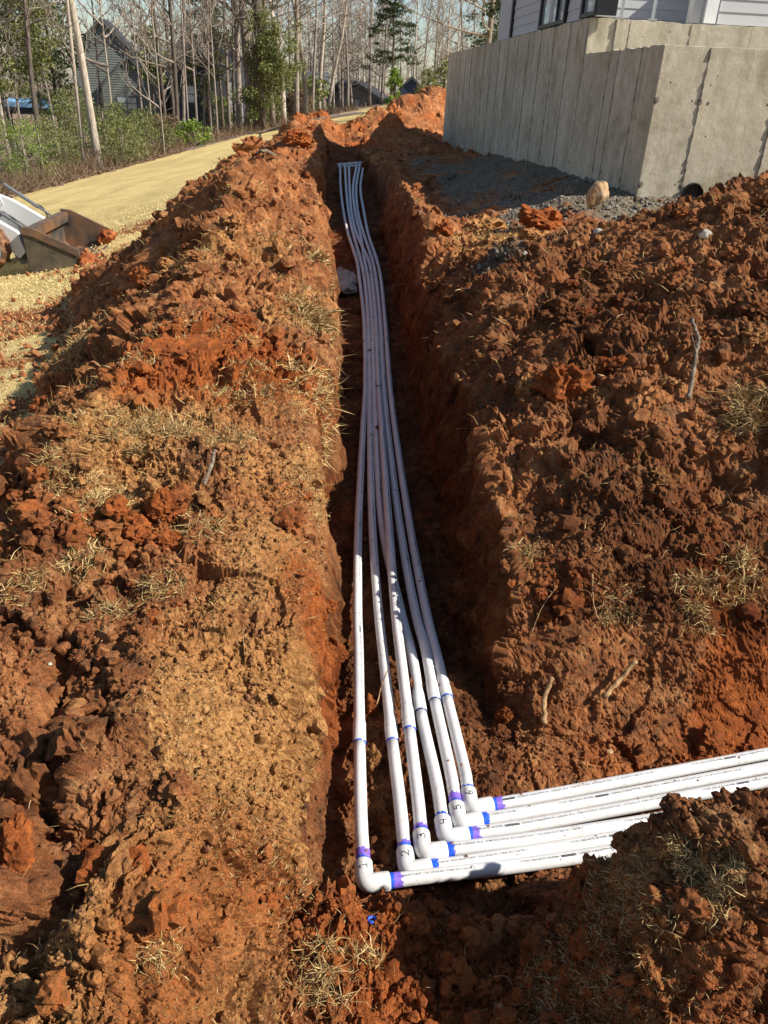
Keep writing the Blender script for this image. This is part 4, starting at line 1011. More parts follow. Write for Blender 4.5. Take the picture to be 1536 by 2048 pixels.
for px, dep, wp, k, b_, zone in jobs:
    c_ = cnt.get(zone, 0); cnt[zone] = c_ + 1
    put_tree(px, dep, wp, k, b_, 'slender leafless %s tree, %s from the left of those %s' % (('grey', 'pale barked', 'dark barked')[b_], ORD[c_], ZN[zone]), 'slender leafless trees of the wood')
# far wood: one mass
def far_mass():
    rnd = np.random.RandomState(8); Vs = []; F3 = []; F4 = []; off = 0; P_ = []
    for k in range(5):
        t_, c_, _ = bare(80 + k, 15, .16, .02, .2, 15, .05, .85, sub_=2); P_.append((np.vstack(t_.v + [v + 0 for v in c_.v]), [f for f in t_.f4], t_.f3, [f + t_.n for f in c_.f4]))
    n = 170
    for i in range(n):
        px = rnd.uniform(-120, 1080); dep = rnd.uniform(88, 170) if px > 560 else rnd.uniform(95, 150)
        p = atdep(px, 240, dep); a_ = rnd.uniform(0, 6.28); s = rnd.uniform(.7, 1.05) * (.62 if px > 790 else 1); c_, s_ = math.cos(a_), math.sin(a_)
        v, f4, f3, f4b = P_[i % 5]; v2 = v * [s * 1.1, s * 1.1, s]; v2 = np.stack([v2[:, 0] * c_ - v2[:, 1] * s_, v2[:, 0] * s_ + v2[:, 1] * c_, v2[:, 2]], 1) + [p.x, p.y, gz(p.x, p.y) - .2]
        Vs.append(v2); F4.append(np.vstack(f4 + f4b) + off); F3.append(np.vstack(f3) + off); off += len(v2)
    o = mk('distant_woods', np.vstack(Vs), [np.vstack(F3), np.vstack(F4)], M['bark'], None, True); tag(o, 'distant mass of leafless grey brown woods', None, None, 'stuff')
far_mass()

def foliage_tree(name, x, y, h, crad, label, cat, mat, tr_r=.12, z0=.1, n_cl=60, per=40, size=.12, shape='cone', trunk='bark_dark', seed=0, clr=.5, group=None, flat=.6):
    rnd = np.random.RandomState(seed + 5); t = thing(name, label, cat, (x, y, gz(x, y) - .05), 0, group)
    m = MB(); m.tube([(0, 0, 0), (.03, .02, h * .5), (0, .05, h * .97)], [tr_r, tr_r * .7, tr_r * .2], 7)
    cs = []
    for _ in range(n_cl):
        f = rnd.rand() ** (.8 if shape == 'cone' else .9); zz = h * (z0 + (1 - z0) * f)
        if shape == 'cone': R_ = crad * (1 - f) ** .7 + .05
        elif shape == 'col': R_ = crad * (1 - f ** 4) ** .5
        else: R_ = crad * math.sqrt(max(0.02, 1 - (2 * f - 1) ** 2))
        a_ = rnd.uniform(0, 6.28); q = R_ * rnd.rand() ** .45; c_ = (q * math.cos(a_), q * math.sin(a_), zz); cs.append(c_)
        if q > .25 and rnd.rand() < .6: m.tube([(0, 0, max(.05, zz - q * .35)), (c_[0] * .5, c_[1] * .5, zz - q * .12), c_], [tr_r * .22, tr_r * .15, .006], 3, False)
    m.build('trunk', M[trunk], t, True)
    V, F = leaf_cloud(rnd, cs, clr * (.6 + .7 * rnd.rand(n_cl)), per, size, flat); mk('crown', V, F, M[mat], t); return t
P_ = place
def ft(px, dep, *a, **k): x, y = place(px, dep); return foliage_tree(a[0], x, y, *a[1:], **k)
ft(10, 34, 'pine_tree', 11, 2.6, 'tall pine with olive green boughs at the edge of the frame beside the blue tarp', 'pine tree', 'pine_leaf', n_cl=110, per=100, size=.075, z0=.28, shape='round', seed=1, clr=.75)
ft(75, 36, 'pine_tree', 11, 2.0, 'pine with olive green boughs above the blue tarp', 'pine tree', 'pine_leaf', n_cl=100, per=100, size=.075, z0=.33, shape='round', seed=2, clr=.7)
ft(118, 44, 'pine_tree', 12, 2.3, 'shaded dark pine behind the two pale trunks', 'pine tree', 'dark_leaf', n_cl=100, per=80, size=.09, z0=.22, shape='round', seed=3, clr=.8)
ft(418, 56, 'pine_tree', 9, 1.9, 'yellow green pine in front of the dark steep roof', 'pine tree', 'pine_leaf', n_cl=70, per=70, size=.085, z0=.3, shape='round', seed=4, clr=.6)
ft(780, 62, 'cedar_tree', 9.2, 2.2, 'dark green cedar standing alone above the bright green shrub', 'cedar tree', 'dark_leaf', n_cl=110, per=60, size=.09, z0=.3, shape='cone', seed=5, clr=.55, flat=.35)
ft(310, 68, 'pine_tree', 8.5, 1.6, 'olive pine rising behind the roof of the gabled house', 'pine tree', 'pine_leaf', n_cl=50, per=40, size=.14, z0=.5, shape='round', seed=6, clr=.6)
# ivy covered tree
x, y = place(520, 53)
ft(520, 53, 'ivy_covered_tree', 17, .0, 'thick dark tree with a great bulge of ivy halfway up its trunk', 'tree', 'dark_leaf', tr_r=.47, n_cl=2, per=2, seed=7)
iv = bpy.data.objects['ivy_covered_tree']
for o in list(iv.children):
    if o.name.startswith('crown'): bpy.data.objects.remove(o)
rnd = np.random.RandomState(3); cs = [(rnd.normal() * .55, rnd.normal() * .55, .6 + 6.5 * rnd.rand()) for _ in range(45)] + [(1.2 + rnd.normal() * .75, rnd.normal() * .8, 3.9 + rnd.normal() * 1.1) for _ in range(70)]
V, F = leaf_cloud(rnd, cs, .5, 130, .075, .9); mk('ivy', V, F, M['privet_leaf'], iv)
t_, c_, _ = bare(77, 17, .3, .01, .35, 24, .03, .9); c_.build('branches', M['bark'], iv, True)
for i_, (x_, y_, h_) in enumerate(((6.6, 50, 11), (8.2, 64, 12), (7.4, 80, 12), (10.5, 95, 13))):
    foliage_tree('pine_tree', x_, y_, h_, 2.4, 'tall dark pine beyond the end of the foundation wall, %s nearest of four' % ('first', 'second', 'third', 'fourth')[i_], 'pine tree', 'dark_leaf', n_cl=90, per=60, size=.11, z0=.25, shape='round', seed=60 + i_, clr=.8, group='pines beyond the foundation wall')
# bright shrubs
ft(786, 44, 'evergreen_shrub', 2.1, .48, 'bright green upright evergreen shrub behind the heaped red soil', 'shrub', 'bright_leaf', n_cl=60, per=60, size=.055, z0=.08, shape='col', seed=8, clr=.2, flat=1)
ft(851, 40, 'evergreen_shrub', 1.9, .55, 'yellow green loose shrub right of the bright green upright one', 'shrub', 'privet_leaf', n_cl=50, per=40, size=.05, z0=.08, shape='col', seed=9, clr=.25, flat=1)
ft(882, 38, 'evergreen_shrub', 2.2, .5, 'dull green shrub against the end of the foundation wall', 'shrub', 'privet_leaf', n_cl=50, per=40, size=.05, z0=.08, shape='col', seed=10, clr=.25, flat=1)
ft(385, 39, 'shrub', 1.15, .9, 'low bright green leafy shrub at the edge of the lawn', 'shrub', 'bright_leaf', n_cl=40, per=35, size=.07, z0=.1, shape='round', seed=11, clr=.3, flat=.8)
ft(620, 72, 'shrub', 3.4, 1.9, 'olive green shrub before the low grey house', 'shrub', 'privet_leaf', n_cl=50, per=40, size=.12, z0=.1, shape='round', seed=12, clr=.6)
ft(535, 60, 'shrub', 3.2, 1.6, 'dull green shrub at the foot of the ivy covered tree', 'shrub', 'privet_leaf', n_cl=50, per=40, size=.1, z0=.05, shape='round', seed=13, clr=.5)
sh = [(-20, 27, 2.2, 1.2, 'privet_leaf'), (35, 25.5, 1.9, 1.1, 'bright_leaf'), (70, 27, 2.0, 1.2, 'privet_leaf'), (120, 29, 2.3, 1.0, 'privet_leaf'), (150, 30, 2.9, .9, 'privet_leaf'), (205, 31, 2.1, 1.1, 'privet_leaf'), (235, 32, 2.2, 1.2, 'pine_leaf'), (262, 33, 1.8, 1.2, 'privet_leaf'), (295, 35, 1.9, 1.2, 'pine_leaf'), (240, 29.5, 1.5, 1., 'privet_leaf'), (130, 42, 3.4, 1.7, 'privet_leaf'), (440, 60, 2.5, 1.4, 'pine_leaf'), (560, 64, 2.4, 1.2, 'brown_leaf'), (600, 66, 2.2, 1.2, 'brown_leaf'), (330, 40, 1.6, 1.1, 'brown_leaf')]
sh.sort()
for i, (px, dep, h, cr_, mt) in enumerate(sh):
    col = {'privet_leaf': 'olive green', 'bright_leaf': 'light green', 'pine_leaf': 'dull green', 'brown_leaf': 'brown leaved'}[mt]
    x, y = place(px, dep); x = min(x, xedge(y) - .7)
    foliage_tree('shrub', x, y, h, cr_, '%s straggly shrub, %s from the left along the edge of the wood' % (col, (ORD + ['fourteenth', 'fifteenth'])[i]), 'shrub', mt, tr_r=.04, n_cl=60, per=60, size=.032 * dep / 27, z0=.05, shape='round', seed=30 + i, clr=.33, group='straggly shrubs of the undergrowth', flat=.9, trunk='bark')
# undergrowth twigs
def undergrowth():
    n = 9000; yy = 20 + 75 * rs.rand(n) ** 1.6; xx = xedge(yy) - .1 - np.abs(rs.normal(size=n)) * 2.6 * (yy / 25)
    zz = terrain(xx, yy)[0]; p = np.stack([xx, yy, zz], 1)
    blades(p, np.tile([0, 0, 1.2], (n, 1)), .55 + .3 * rs.rand(n), .012 * yy / 25, M['brown_leaf'], 'undergrowth', 'dry brown twigs and stalks of the undergrowth along the lawn', .75, curl=.8)
undergrowth()
def floor_leaves():
    n = 6000; yy = 17 + 22 * rs.rand(n) ** 1.5; xx = xedge(yy) + .2 - np.abs(rs.normal(size=n)) * 1.2
    zz = terrain(xx, yy)[0] + .03; V, F = leaf_cloud(rs, np.stack([xx, yy, zz], 1), .05, 2, .045, .3); o = mk('fallen_leaves', V, F, M['brown_leaf']); tag(o, 'fallen brown leaves along the edge of the lawn', None, None, 'stuff')
floor_leaves()
# lawn edging sock and log
pts = []
for q in ((228, 334), (330, 310), (430, 287), (520, 268), (640, 243), (730, 226)):
    d = ray(*q); T = np.linspace(10, 130, 500); h_ = terrain(d.x * T, d.y * T)[0]; k = np.argmax(CH + d.z * T < h_); pts.append(Vector((d.x * T[k], d.y * T[k], h_[k] + .02)))
b_ = MB(); cp = catmull(pts, 1.); b_.tube(cp, .035 * np.linspace(.8, 1.1, len(cp)), 6); o = b_.build('lawn_edging', M['bark_dark'], None, True); tag(o, 'long thin dark edging strip between the lawn and the woods', 'edging')
p0, p1 = pts[0], pts[1]; b_ = MB(); dd = (p1 - p0).normalized(); b_.tube([p0 + Vector((-.1, 0, .03)), p0 + dd * 1.1 + Vector((-.1, .1, .05)), p0 + dd * 2.1 + Vector((-.1, 0, .03))], [.10, .11, .09], 10)
o = b_.build('log', M['bark_dark'], None, True); tag(o, 'short dark log lying at the lawn edge below the brush', 'log')

# ------------------------------------------------------------------ houses in the woods
M['dk_siding'] = simple('dark_green_siding', (.15, .165, .145), .8, 0, .15, 3); M['gr_siding'] = simple('grey_siding', (.20, .20, .19), .8, 0, .15, 3)
M['dk_trim'] = simple('dark_trim', (.09, .095, .095), .7, 0, .1, 3); M['blk_siding'] = simple('black_siding', (.035, .04, .045), .8, 0, .15, 3); M['grey_roof'] = simple('grey_roof', (.13, .13, .13), .9, 0, .2, 3)
M['farwin'] = simple('far_window', (.35, .42, .40), .12, .1, .4, 1.2, 0, 200, .9)  # greenish white reflection put into the pane colour
def far_house(name, label, px, pyb, dep, rz=0.):
    p = atdep(px, pyb, dep); t = thing(name, label, 'house', tuple(p), rz); t.scale = (1, 1, .86); return t, p, dep / FPX
def gable(root, x0, x1, ze, zp, zb, yf, yb, wall, roofm, over=.35, th=.22):
    """block with its gable end towards the camera (front plane yf), boards as real laps"""
    xm = (x0 + x1) / 2; w_ = MB()
    w_.prism([(x0, yf, zb), (x1, yf, zb), (x1, yf, ze), (xm, yf, zp), (x0, yf, ze)], (0, yb - yf, 0)); w_.build('wall', wall, root)
    s = (zp - ze) / (xm - x0); lb = MB(); z_ = zb + .1
    while z_ < zp - .3:
        hw = (x1 - x0) / 2 if z_ < ze else (zp - z_) / s
        if hw > .3: lb.prism([(xm - hw + .06, yf - .035, z_), (xm + hw - .06, yf - .035, z_), (xm + hw - .06, yf - .005, z_ + .2), (xm - hw + .06, yf - .005, z_ + .2)], (0, .004, 0))
        z_ += .24
    o = lb.build('siding', wall, root)
    for sx in (-1, 1):
        r_ = MB(); xe = xm + sx * ((x1 - x0) / 2 + over); zee = ze - s * over
        nrm = Vector((sx * s, 0, 1)).normalized() * th
        a_, b__ = Vector((xm, yf - over, zp)), Vector((xe, yf - over, zee))
        r_.prism([a_, b__, b__ + nrm * .6, Vector((xm, yf - over, zp + th * math.sqrt(1 + s * s) * .6))], (0, yb - yf + over, 0)); r_.build('roof', roofm, root)
        f_ = MB(); f_.prism([a_ + Vector((0, -.04, .12)), b__ + Vector((0, -.04, .12)), b__ + Vector((0, -.04, -.2)), a_ + Vector((0, -.04, -.2))], (0, .035, 0)); f_.build('bargeboard', M['dk_trim'], root)
def farwin(root, x0, x1, z0, z1, yf, nx=2, nz=2):
    f = MB(); f.box(((x0 + x1) / 2, yf - .03, (z0 + z1) / 2), ((x1 - x0) / 2 + .07, .02, (z1 - z0) / 2 + .07)); w_ = f.build('window', M['dk_trim'], root)
    for i in range(nx):
        for j in range(nz):
            q = MB(); a0 = x0 + (x1 - x0) * i / nx; b0 = z0 + (z1 - z0) * j / nz
            q.box((a0 + (x1 - x0) / nx / 2, yf - .056, b0 + (z1 - z0) / nz / 2), ((x1 - x0) / nx / 2 - .05, .004, (z1 - z0) / nz / 2 - .05)); q.build('pane', M['farwin'], w_)
t, p, m_ = far_house('gabled_house', 'dark green sided house with a steep front gable and a lower gable before it', 226, 250, 76, R(12))
k = m_ * 1.0
gable(t, -58 * k, 58 * k, 145 * k, 208 * k, -1, 0, 8, M['dk_siding'], M['roof_dark'])
gable(t, -8 * k, 100 * k, 80 * k, 140 * k, -1, -2.4, 0, M['dk_siding'], M['roof_dark'])
w_ = MB(); w_.box((115 * k, 3.2, 60 * k), (60 * k, 2.4, 72 * k)); w_.build('wall', M['dk_siding'], t)
w_ = MB(); w_.prism([(54 * k, .4, 130 * k), (54 * k, 3.2, 165 * k), (54 * k, 6, 130 * k)], (140 * k, 0, 0)); w_.build('roof', M['grey_roof'], t)
farwin(t, 18 * k, 55 * k, 35 * k, 60 * k, -2.4, 2, 2); farwin(t, 62 * k, 80 * k, 105 * k, 126 * k, .8, 1, 2); farwin(t, 105 * k, 122 * k, 100 * k, 124 * k, .8, 1, 2)
t, p, m_ = far_house('dark_house', 'near black house with a broad steep roof seen through the bare trees', 392, 245, 72, R(-8)); k = m_
w_ = MB(); w_.box((0, 4, 55 * k), (50 * k, 3.4, 70 * k)); w_.build('wall', M['blk_siding'], t)
w_ = MB(); w_.prism([(-58 * k, 0, 120 * k), (-50 * k, 4, 180 * k), (-58 * k, 8, 120 * k)], (108 * k, 0, 0)); w_.build('roof', M['roof_dark'], t)
w_ = MB(); w_.box((60 * k, .5, 35 * k), (22 * k, 2, 50 * k)); w_.build('wall', M['gr_siding'], t)
farwin(t, -20 * k, 0, 40 * k, 75 * k, .6, 1, 2); farwin(t, 50 * k, 70 * k, 20 * k, 50 * k, -1.5, 2, 2)
t, p, m_ = far_house('low_grey_house', 'low pale grey house with a long shallow roof behind the tree trunks', 585, 215, 88, R(6)); k = m_
w_ = MB(); w_.box((0, 3, 20 * k), (62 * k, 3, 40 * k)); w_.build('wall', M['gr_siding'], t)
w_ = MB(); w_.prism([(-72 * k, -.6, 52 * k), (-72 * k, 3, 75 * k), (-72 * k, 6.6, 52 * k)], (144 * k, 0, 0)); w_.build('roof', M['grey_roof'], t); farwin(t, -20 * k, 5 * k, 15 * k, 38 * k, 0, 2, 2)
t, p, m_ = far_house('grey_bungalow', 'small grey bungalow with dark gabled eaves beyond the end of the lawn', 712, 214, 95, R(-10)); k = m_
gable(t, -50 * k, 50 * k, 18 * k, 50 * k, -1.5, 0, 6, M['gr_siding'], M['roof_dark'], .6, .3); gable(t, -70 * k, 0, 25 * k, 52 * k, -1.5, 2, 9, M['gr_siding'], M['roof_dark'], .6, .3); farwin(t, -15 * k, 8 * k, 0 * k, 16 * k, 0, 2, 1)
t, p, m_ = far_house('blue_gabled_shed', 'small slate blue gabled building between the two green shrubs', 822, 195, 92, 0); k = m_
M['slate'] = simple('slate_blue', (.05, .065, .11), .8, 0, .1, 3); gable(t, -22 * k, 22 * k, 18 * k, 42 * k, -1, 0, 5, M['slate'], M['roof_dark'], .2, .2)
# tarp
x, y = place(70, 58); t = thing('tarp_covered_trailer', 'long low trailer under a pale blue tarp seen behind the pines', 'trailer', (x, y, gz(x, y)), R(8))
M['tarp'] = simple('blue_tarp', (.22, .42, .62), .45, 0, .2, 3)
zt = (CH + (ray(70, 205).z / ray(70, 205).y) * y) - gz(x, y)
b_ = MB(); n = 9; V = []
for i in range(n):
    xx = -2.3 + 4.6 * i / (n - 1); sag = .05 * math.sin(i * 2.1)
    for (yy, zz) in ((-1, -.32), (-1.0, .0 + sag), (-.4, .24 + sag), (.4, .24), (1, 0), (1, -.3)): V.append((xx, yy, zt + zz))
b_.add(V, f4=[[i * 6 + j, i * 6 + j + 1, (i + 1) * 6 + j + 1, (i + 1) * 6 + j] for i in range(n - 1) for j in range(5)]); b_.build('tarp', M['tarp'], t)
b_ = MB(); b_.box((0, 0, zt - .5), (2.1, .8, .28)); b_.build('trailer_bed', M['blk_siding'], t)
for sx in (-1, 1):
    for sy in (-.8, .8): b_ = MB(); b_.tube([(sx * 1.0, sy - .1, .3), (sx * 1.0, sy + .1, .3)], .3, 12); b_.build('wheel', M['black_plastic'], t)
    b_ = MB(); b_.box((sx * 1.8, 0, (zt - .75) / 2), (.06, .5, max(.05, (zt - .75) / 2))); b_.build('prop', M['blk_siding'], t)

# ------------------------------------------------------------------ skid steer loader
M['loader_white'] = simple('loader_white', (.62, .63, .62), .4, 0, .06, 4, .001); M['loader_grey'] = simple('loader_grey', (.13, .135, .145), .5, .2, .2, 9, .001)
def worn():
    m, n, p = new_mat('worn_steel'); co = obj_coord(n); f = noise(n, 6, 6, .65, co); g_ = noise(n, 2.2, 4, .6, co)
    c = ramp(n, f, [(.3, (.035, .035, .038)), (.5, (.10, .09, .08)), (.68, (.20, .14, .09))]); c = mix(n, ramp(n, g_, [(.42, 0), (.6, .8)]), c, (.30, .15, .07))
    n.links.new(c, p.inputs['Base Color']); p.inputs['Roughness'].default_value = .45; p.inputs['Metallic'].default_value = .35; n.links.new(bump(n, f, .004, .5), p.inputs['Normal']); return m
M['worn'] = worn(); M['yellow'] = simple('yellow_decal', (.75, .6, .03), .5, 0, .05, 5); M['rubber'] = soilish('muddy_rubber', [(.03, .03, .03), (.16, .08, .045), (.36, .17, .08)], 12)
M['side'] = soilish('dusty_side_plate', [(.045, .04, .032), (.11, .09, .06), (.19, .14, .08)], 5, .002)
ld = thing('skid_steer_loader', 'white skid steer loader with a muddy steel toothed bucket resting on the lawn', 'loader', (-3.86, 8.27, -.2), R(5))
W_ = 1.42; ld.scale = (.92, .95, .88)
prof = [(.0, .02), (.06, -.02), (.50, .06), (.585, .20), (.575, .26), (.10, .49), (-.02, .50)]
for yy in (0, W_):
    b_ = MB(); b_.prism([(a_, yy, c_) for a_, c_ in prof], (0, .022 if yy == 0 else -.022, 0)); b_.build('bucket_side', M['side'] if yy == 0 else M['worn'], ld)
    b_ = MB(); q = [(-.02, .50), (.10, .49), (.575, .26), (.585, .20), (.565, .185), (.08, .40), (-.02, .42)]
    b_.prism([(a_, yy - (.012 if yy == 0 else -.002), c_) for a_, c_ in q], (0, .01, 0)); b_.build('edge_plate', M['worn'], ld)
inn = [(.60, .085), (.3, .045), (.06, .01), (.0, .08), (-.01, .25), (.02, .42)]
b_ = MB(); V = []
for a_, c_ in inn: V += [(a_, .022, c_), (a_, W_ - .022, c_)]
for a_, c_ in inn: V += [(a_ - .012, .022, c_ - .014), (a_ - .012, W_ - .022, c_ - .014)]
k_ = len(inn); b_.add(V, f4=[[2 * i, 2 * i + 1, 2 * i + 3, 2 * i + 2] for i in range(k_ - 1)] + [[2 * k_ + 2 * i, 2 * k_ + 2 * i + 1, 2 * k_ + 2 * i + 3, 2 * k_ + 2 * i + 2] for i in range(k_ - 1)]); b_.build('bucket_floor', M['worn'], ld)
b_ = MB(); b_.box((.02, W_ / 2, .455), (.05, W_ / 2 - .03, .012)); b_.box((.065, W_ / 2, .40), (.008, W_ / 2 - .03, .05)); b_.build('top_rail', M['worn'], ld)
b_ = MB(); b_.box((.62, W_ / 2, .09), (.04, W_ / 2 + .01, .012)); b_.build('cutting_edge', M['worn'], ld)
for i in range(8):
    yy = .06 + i * (W_ - .12) / 7; b_ = MB(); b_.prism([(.62, yy - .028, .115), (.62, yy - .028, .07), (.80, yy - .012, .078), (.80, yy - .012, .092)], (0, .05, 0)); b_.build('tooth', M['galv'], ld)
for q, s_ in (((.66, .05, .11), .11), ((.60, .22, .12), .09), ((.58, 1.3, .2), .09), ((.5, 1.32, .14), .08), ((.66, .45, .08), .06)):
    v, f = clod_shape(3, int(q[1] * 100), (1, .8, .8), .4, .25); o = mk('packed_clay', v * s_, f, M['clod_red'], ld, True); o.location = q
M['rubber_clean'] = simple('hose_rubber', (.02, .02, .02), .5)
# quick attach, lift arms, body
for yy in (.25, W_ - .25):
    b_ = MB(); b_.prism([(-.02, yy, .42), (-.02, yy, .05), (-.18, yy, .02), (-.24, yy, .12), (-.14, yy, .42)], (0, .06, 0)); b_.build('mount_plate', M['loader_grey'], ld)
    b_ = MB(); b_.tube([(-.15, yy - .02, .12), (-.15, yy + .08, .12)], .045, 14); b_.build('pivot_pin', M['black_metal'], ld)
for yy in (.18, W_ - .28):
    b_ = MB(); b_.prism([(-.08, yy, .18), (-.16, yy, .10), (-.36, yy, .30), (-.58, yy, .46), (-1.0, yy, .66), (-.95, yy, .80), (-.50, yy, .62), (-.14, yy, .40)], (0, .09, 0)); b_.build('lift_arm', M['loader_white'], ld)
    b_ = MB(); b_.tube([(-.06, yy + .14, .40), (-.42, yy + .14, .66)], [.014, .014], 10); b_.tube([(-.24, yy + .14, .53), (-.62, yy + .14, .80)], [.022, .022], 10); b_.build('tilt_cylinder', M['loader_grey'], ld)
    b_ = MB(); b_.tube(catmull([(-.14, yy + .16, .36), (-.22, yy + .2, .52), (-.42, yy + .19, .62), (-.7, yy + .16, .86)], .03), .011, 7); b_.build('hose', M['rubber_clean'], ld, True)
b_ = MB(); b_.prism([(-.30, .165, .33), (-.36, .165, .30), (-.47, .165, .52), (-.42, .165, .55)], (0, .012, 0)); b_.build('warning_decal', M['yellow'], ld)
b_ = MB(); g1 = [(-.62, .16, .93), (-.42, .14, .99), (-.30, .14, .96), (-.22, .14, .72), (-.30, .15, .66), (-.36, .16, .62)]; b_.tube(g1, .013, 8); b_.build('light_guard', M['loader_white'], ld, True)
b_ = MB(); b_.box((-1.35, W_ / 2, .62), (.62, .42, .33)); b_.build('body', M['loader_white'], ld)
b_ = MB(); b_.box((-1.3, W_ / 2, 1.32), (.45, .40, .36)); b_.build('cab', M['loader_grey'], ld)
for xx in (-.52, -1.45):
    for yy in (.02, W_ - .26):
        b_ = MB(); n_ = 28; V = []
        for i in range(n_):
            a_ = 2 * math.pi * i / n_; rr_ = .275 + (.018 if i % 2 else 0)
            for yq, rq in ((0, .85), (.05, 1), (.19, 1), (.24, .85)): V.append((xx + rr_ * rq * math.cos(a_), yy + yq, .25 + rr_ * rq * math.sin(a_)))
        F = [[i * 4 + j, ((i + 1) % n_) * 4 + j, ((i + 1) % n_) * 4 + j + 1, i * 4 + j + 1] for i in range(n_) for j in range(3)]; b_.add(V, f4=F)
        wh = b_.build('wheel', M['rubber'], ld)
        b_ = MB(); b_.tube([(xx, yy + .01, .25), (xx, yy + .20, .25)], .235, 20); b_.build('rim', M['loader_white'], wh)

# ------------------------------------------------------------------ single clods, stones, sticks
def soil_at(q, tint):
    k_ = vis_i[np.argmin((P1[vis_i, 0] - q[0]) ** 2 + (P1[vis_i, 1] - q[1]) ** 2)]; c_ = cols[k_].copy()
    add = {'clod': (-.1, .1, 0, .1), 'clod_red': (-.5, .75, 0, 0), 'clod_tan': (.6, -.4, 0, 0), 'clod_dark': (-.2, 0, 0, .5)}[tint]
    return np.clip(c_ * [.6, .6, .3, 1] + add, 0, 1)
def clod_at(name, label, cat, px, py, wpx, hpx, mat, seed, squash=None, ang=.0, sub_=4, sink=.35, group=None, amp=.3, fine=.10, rz=None):
    h = hit(px, py); q, nn = surf_near(h); dep = (Vector(q) - O).dot(fw); sx = wpx * dep / FPX / 2; sz = hpx * dep / FPX / 2
    v, f = clod_shape(sub_, seed, (1, 1, 1), amp, fine, ang); v = v * [sx, max(sx, sz) * .8, sz * .9]
    if mat.startswith('clod'):
        m_ = M['soil']; at_ = {'soil': np.tile(soil_at(q, mat), (len(v), 1))}
        u = v / max(sx, sz) * 1.0 + seed
        c1, _ = chips(u[:, 0] * 1.6, u[:, 1] * 1.6, u[:, 2] * 1.6, 5); c2, _ = chips(u[:, 0] * 4, u[:, 1] * 4, u[:, 2] * 4, 6); c3, _ = worley(u[:, 0] * 8, u[:, 1] * 8, u[:, 2] * 8, 7)
        v = v * (1 + .30 * (c1 - .3) + .13 * (c2 - .3) + .09 * (.5 - c3))[:, None]
    else: m_ = M[mat]; at_ = None
    o = mk(name, v, f, m_, None, not mat.startswith('clod'), at_); o.location = (q[0], q[1], q[2] + sz * (.5 - sink)); o.rotation_euler = (.15 * math.sin(seed), .2 * math.cos(seed * 3), rz if rz is not None else math.sin(seed * 7) * .5)
    return tag(o, label, cat, group)
clod_at('clay_slab', 'broad flat topped slab of bright red clay on the left bank', 'clod', 370, 705, 190, 75, 'clod_red', 1, ang=.9, sink=.45)
clod_at('clay_clod', 'tall blocky orange clod with a flat top standing on the left bank among straw', 'clod', 335, 1045, 75, 80, 'clod_red', 2, ang=.9, sink=.1)
clod_at('clay_clod', 'orange clod at the lower end of the tall blocky clod', 'clod', 345, 1105, 60, 50, 'clod_red', 3, ang=.7)
clod_at('clay_clod', 'large crumbly dark red clod at the peak of the left spoil bank', 'clod', 520, 300, 90, 55, 'clod', 4)
clod_at('clay_clod', 'square red clod at the dip of the left spoil ridge', 'clod', 600, 300, 55, 40, 'clod_red', 5, ang=.6)
clod_at('clay_clod', 'orange red clod alone on the straw slope above the dark hollow', 'clod', 100, 835, 75, 55, 'clod_red', 6, ang=.8)
clod_at('clay_clod', 'crumbly clod beside the lawn with pale roots hanging from it', 'clod', 285, 580, 50, 50, 'clod_red', 7)
clod_at('clay_clod', 'dark red clod near the lawn above the broad red slab', 'clod', 245, 605, 34, 34, 'clod_red', 8)
clod_at('clay_clod', 'brown clod on the lawn edge between the bucket and the red slab', 'clod', 130, 660, 60, 40, 'clod', 9)
clod_at('clay_clod', 'round shiny dark red clod above the broad red slab', 'clod', 480, 655, 55, 50, 'clod_red', 10)
clod_at('clay_clod', 'pale tan block of clay beside the round dark red clod', 'clod', 535, 640, 50, 60, 'clod_tan', 11, ang=.9)
clod_at('clay_clod', 'yellowish tan clod at the end of the broad red slab', 'clod', 490, 695, 55, 40, 'clod_tan', 12)
clod_at('clay_clod', 'dark lump near the top of the left spoil bank', 'clod', 395, 560, 50, 48, 'clod_dark', 13)
clod_at('clay_clod', 'pale lump below the dark lump on the left spoil bank', 'clod', 420, 590, 35, 30, 'clod_tan', 14)
clod_at('clay_block', 'long slanting block of red brown clay in the bottom corner of the left bank', 'clod', 55, 1570, 110, 170, 'clod', 15, ang=1., sink=.4, rz=.7)
clod_at('clay_block', 'cracked block of clay below the long slanting block', 'clod', 45, 1760, 100, 150, 'clod_red', 16, ang=1., sink=.4)
clod_at('clay_block', 'broad flat cracked clay block beside the deep crack', 'clod', 250, 1790, 150, 130, 'clod_red', 17, ang=1., sink=.5)
clod_at('clay_block', 'dark streaked clay block with a grey stone at its corner', 'clod', 170, 1530, 110, 130, 'clod', 18, ang=1., sink=.45)
clod_at('clay_clod', 'small brown square clod under hanging roots beside the dark furrow', 'clod', 165, 1310, 55, 60, 'clod', 19, ang=.6)
clod_at('clay_clod', 'rounded clod on the lip of the broad tan slope', 'clod', 255, 1400, 80, 60, 'clod', 20)
clod_at('clay_clod', 'grey brown lump lying in the middle of the broad tan slope', 'clod', 370, 1600, 75, 60, 'clod', 21)
clod_at('clay_clod', 'orange lump at the root of the deep crack in the bank', 'clod', 165, 1690, 70, 50, 'clod_red', 22, ang=.6)
clod_at('stone', 'tall pointed sandstone rock standing by the corner of the concrete foundation', 'rock', 1190, 415, 42, 60, 'sandstone', 23, ang=1., sink=-.25, amp=.2, fine=.03)
clod_at('stone', 'small round pale stone on the lit ridge below the pointed rock', 'stone', 1197, 472, 20, 16, 'pale_stone', 24, sub_=3, fine=.03)
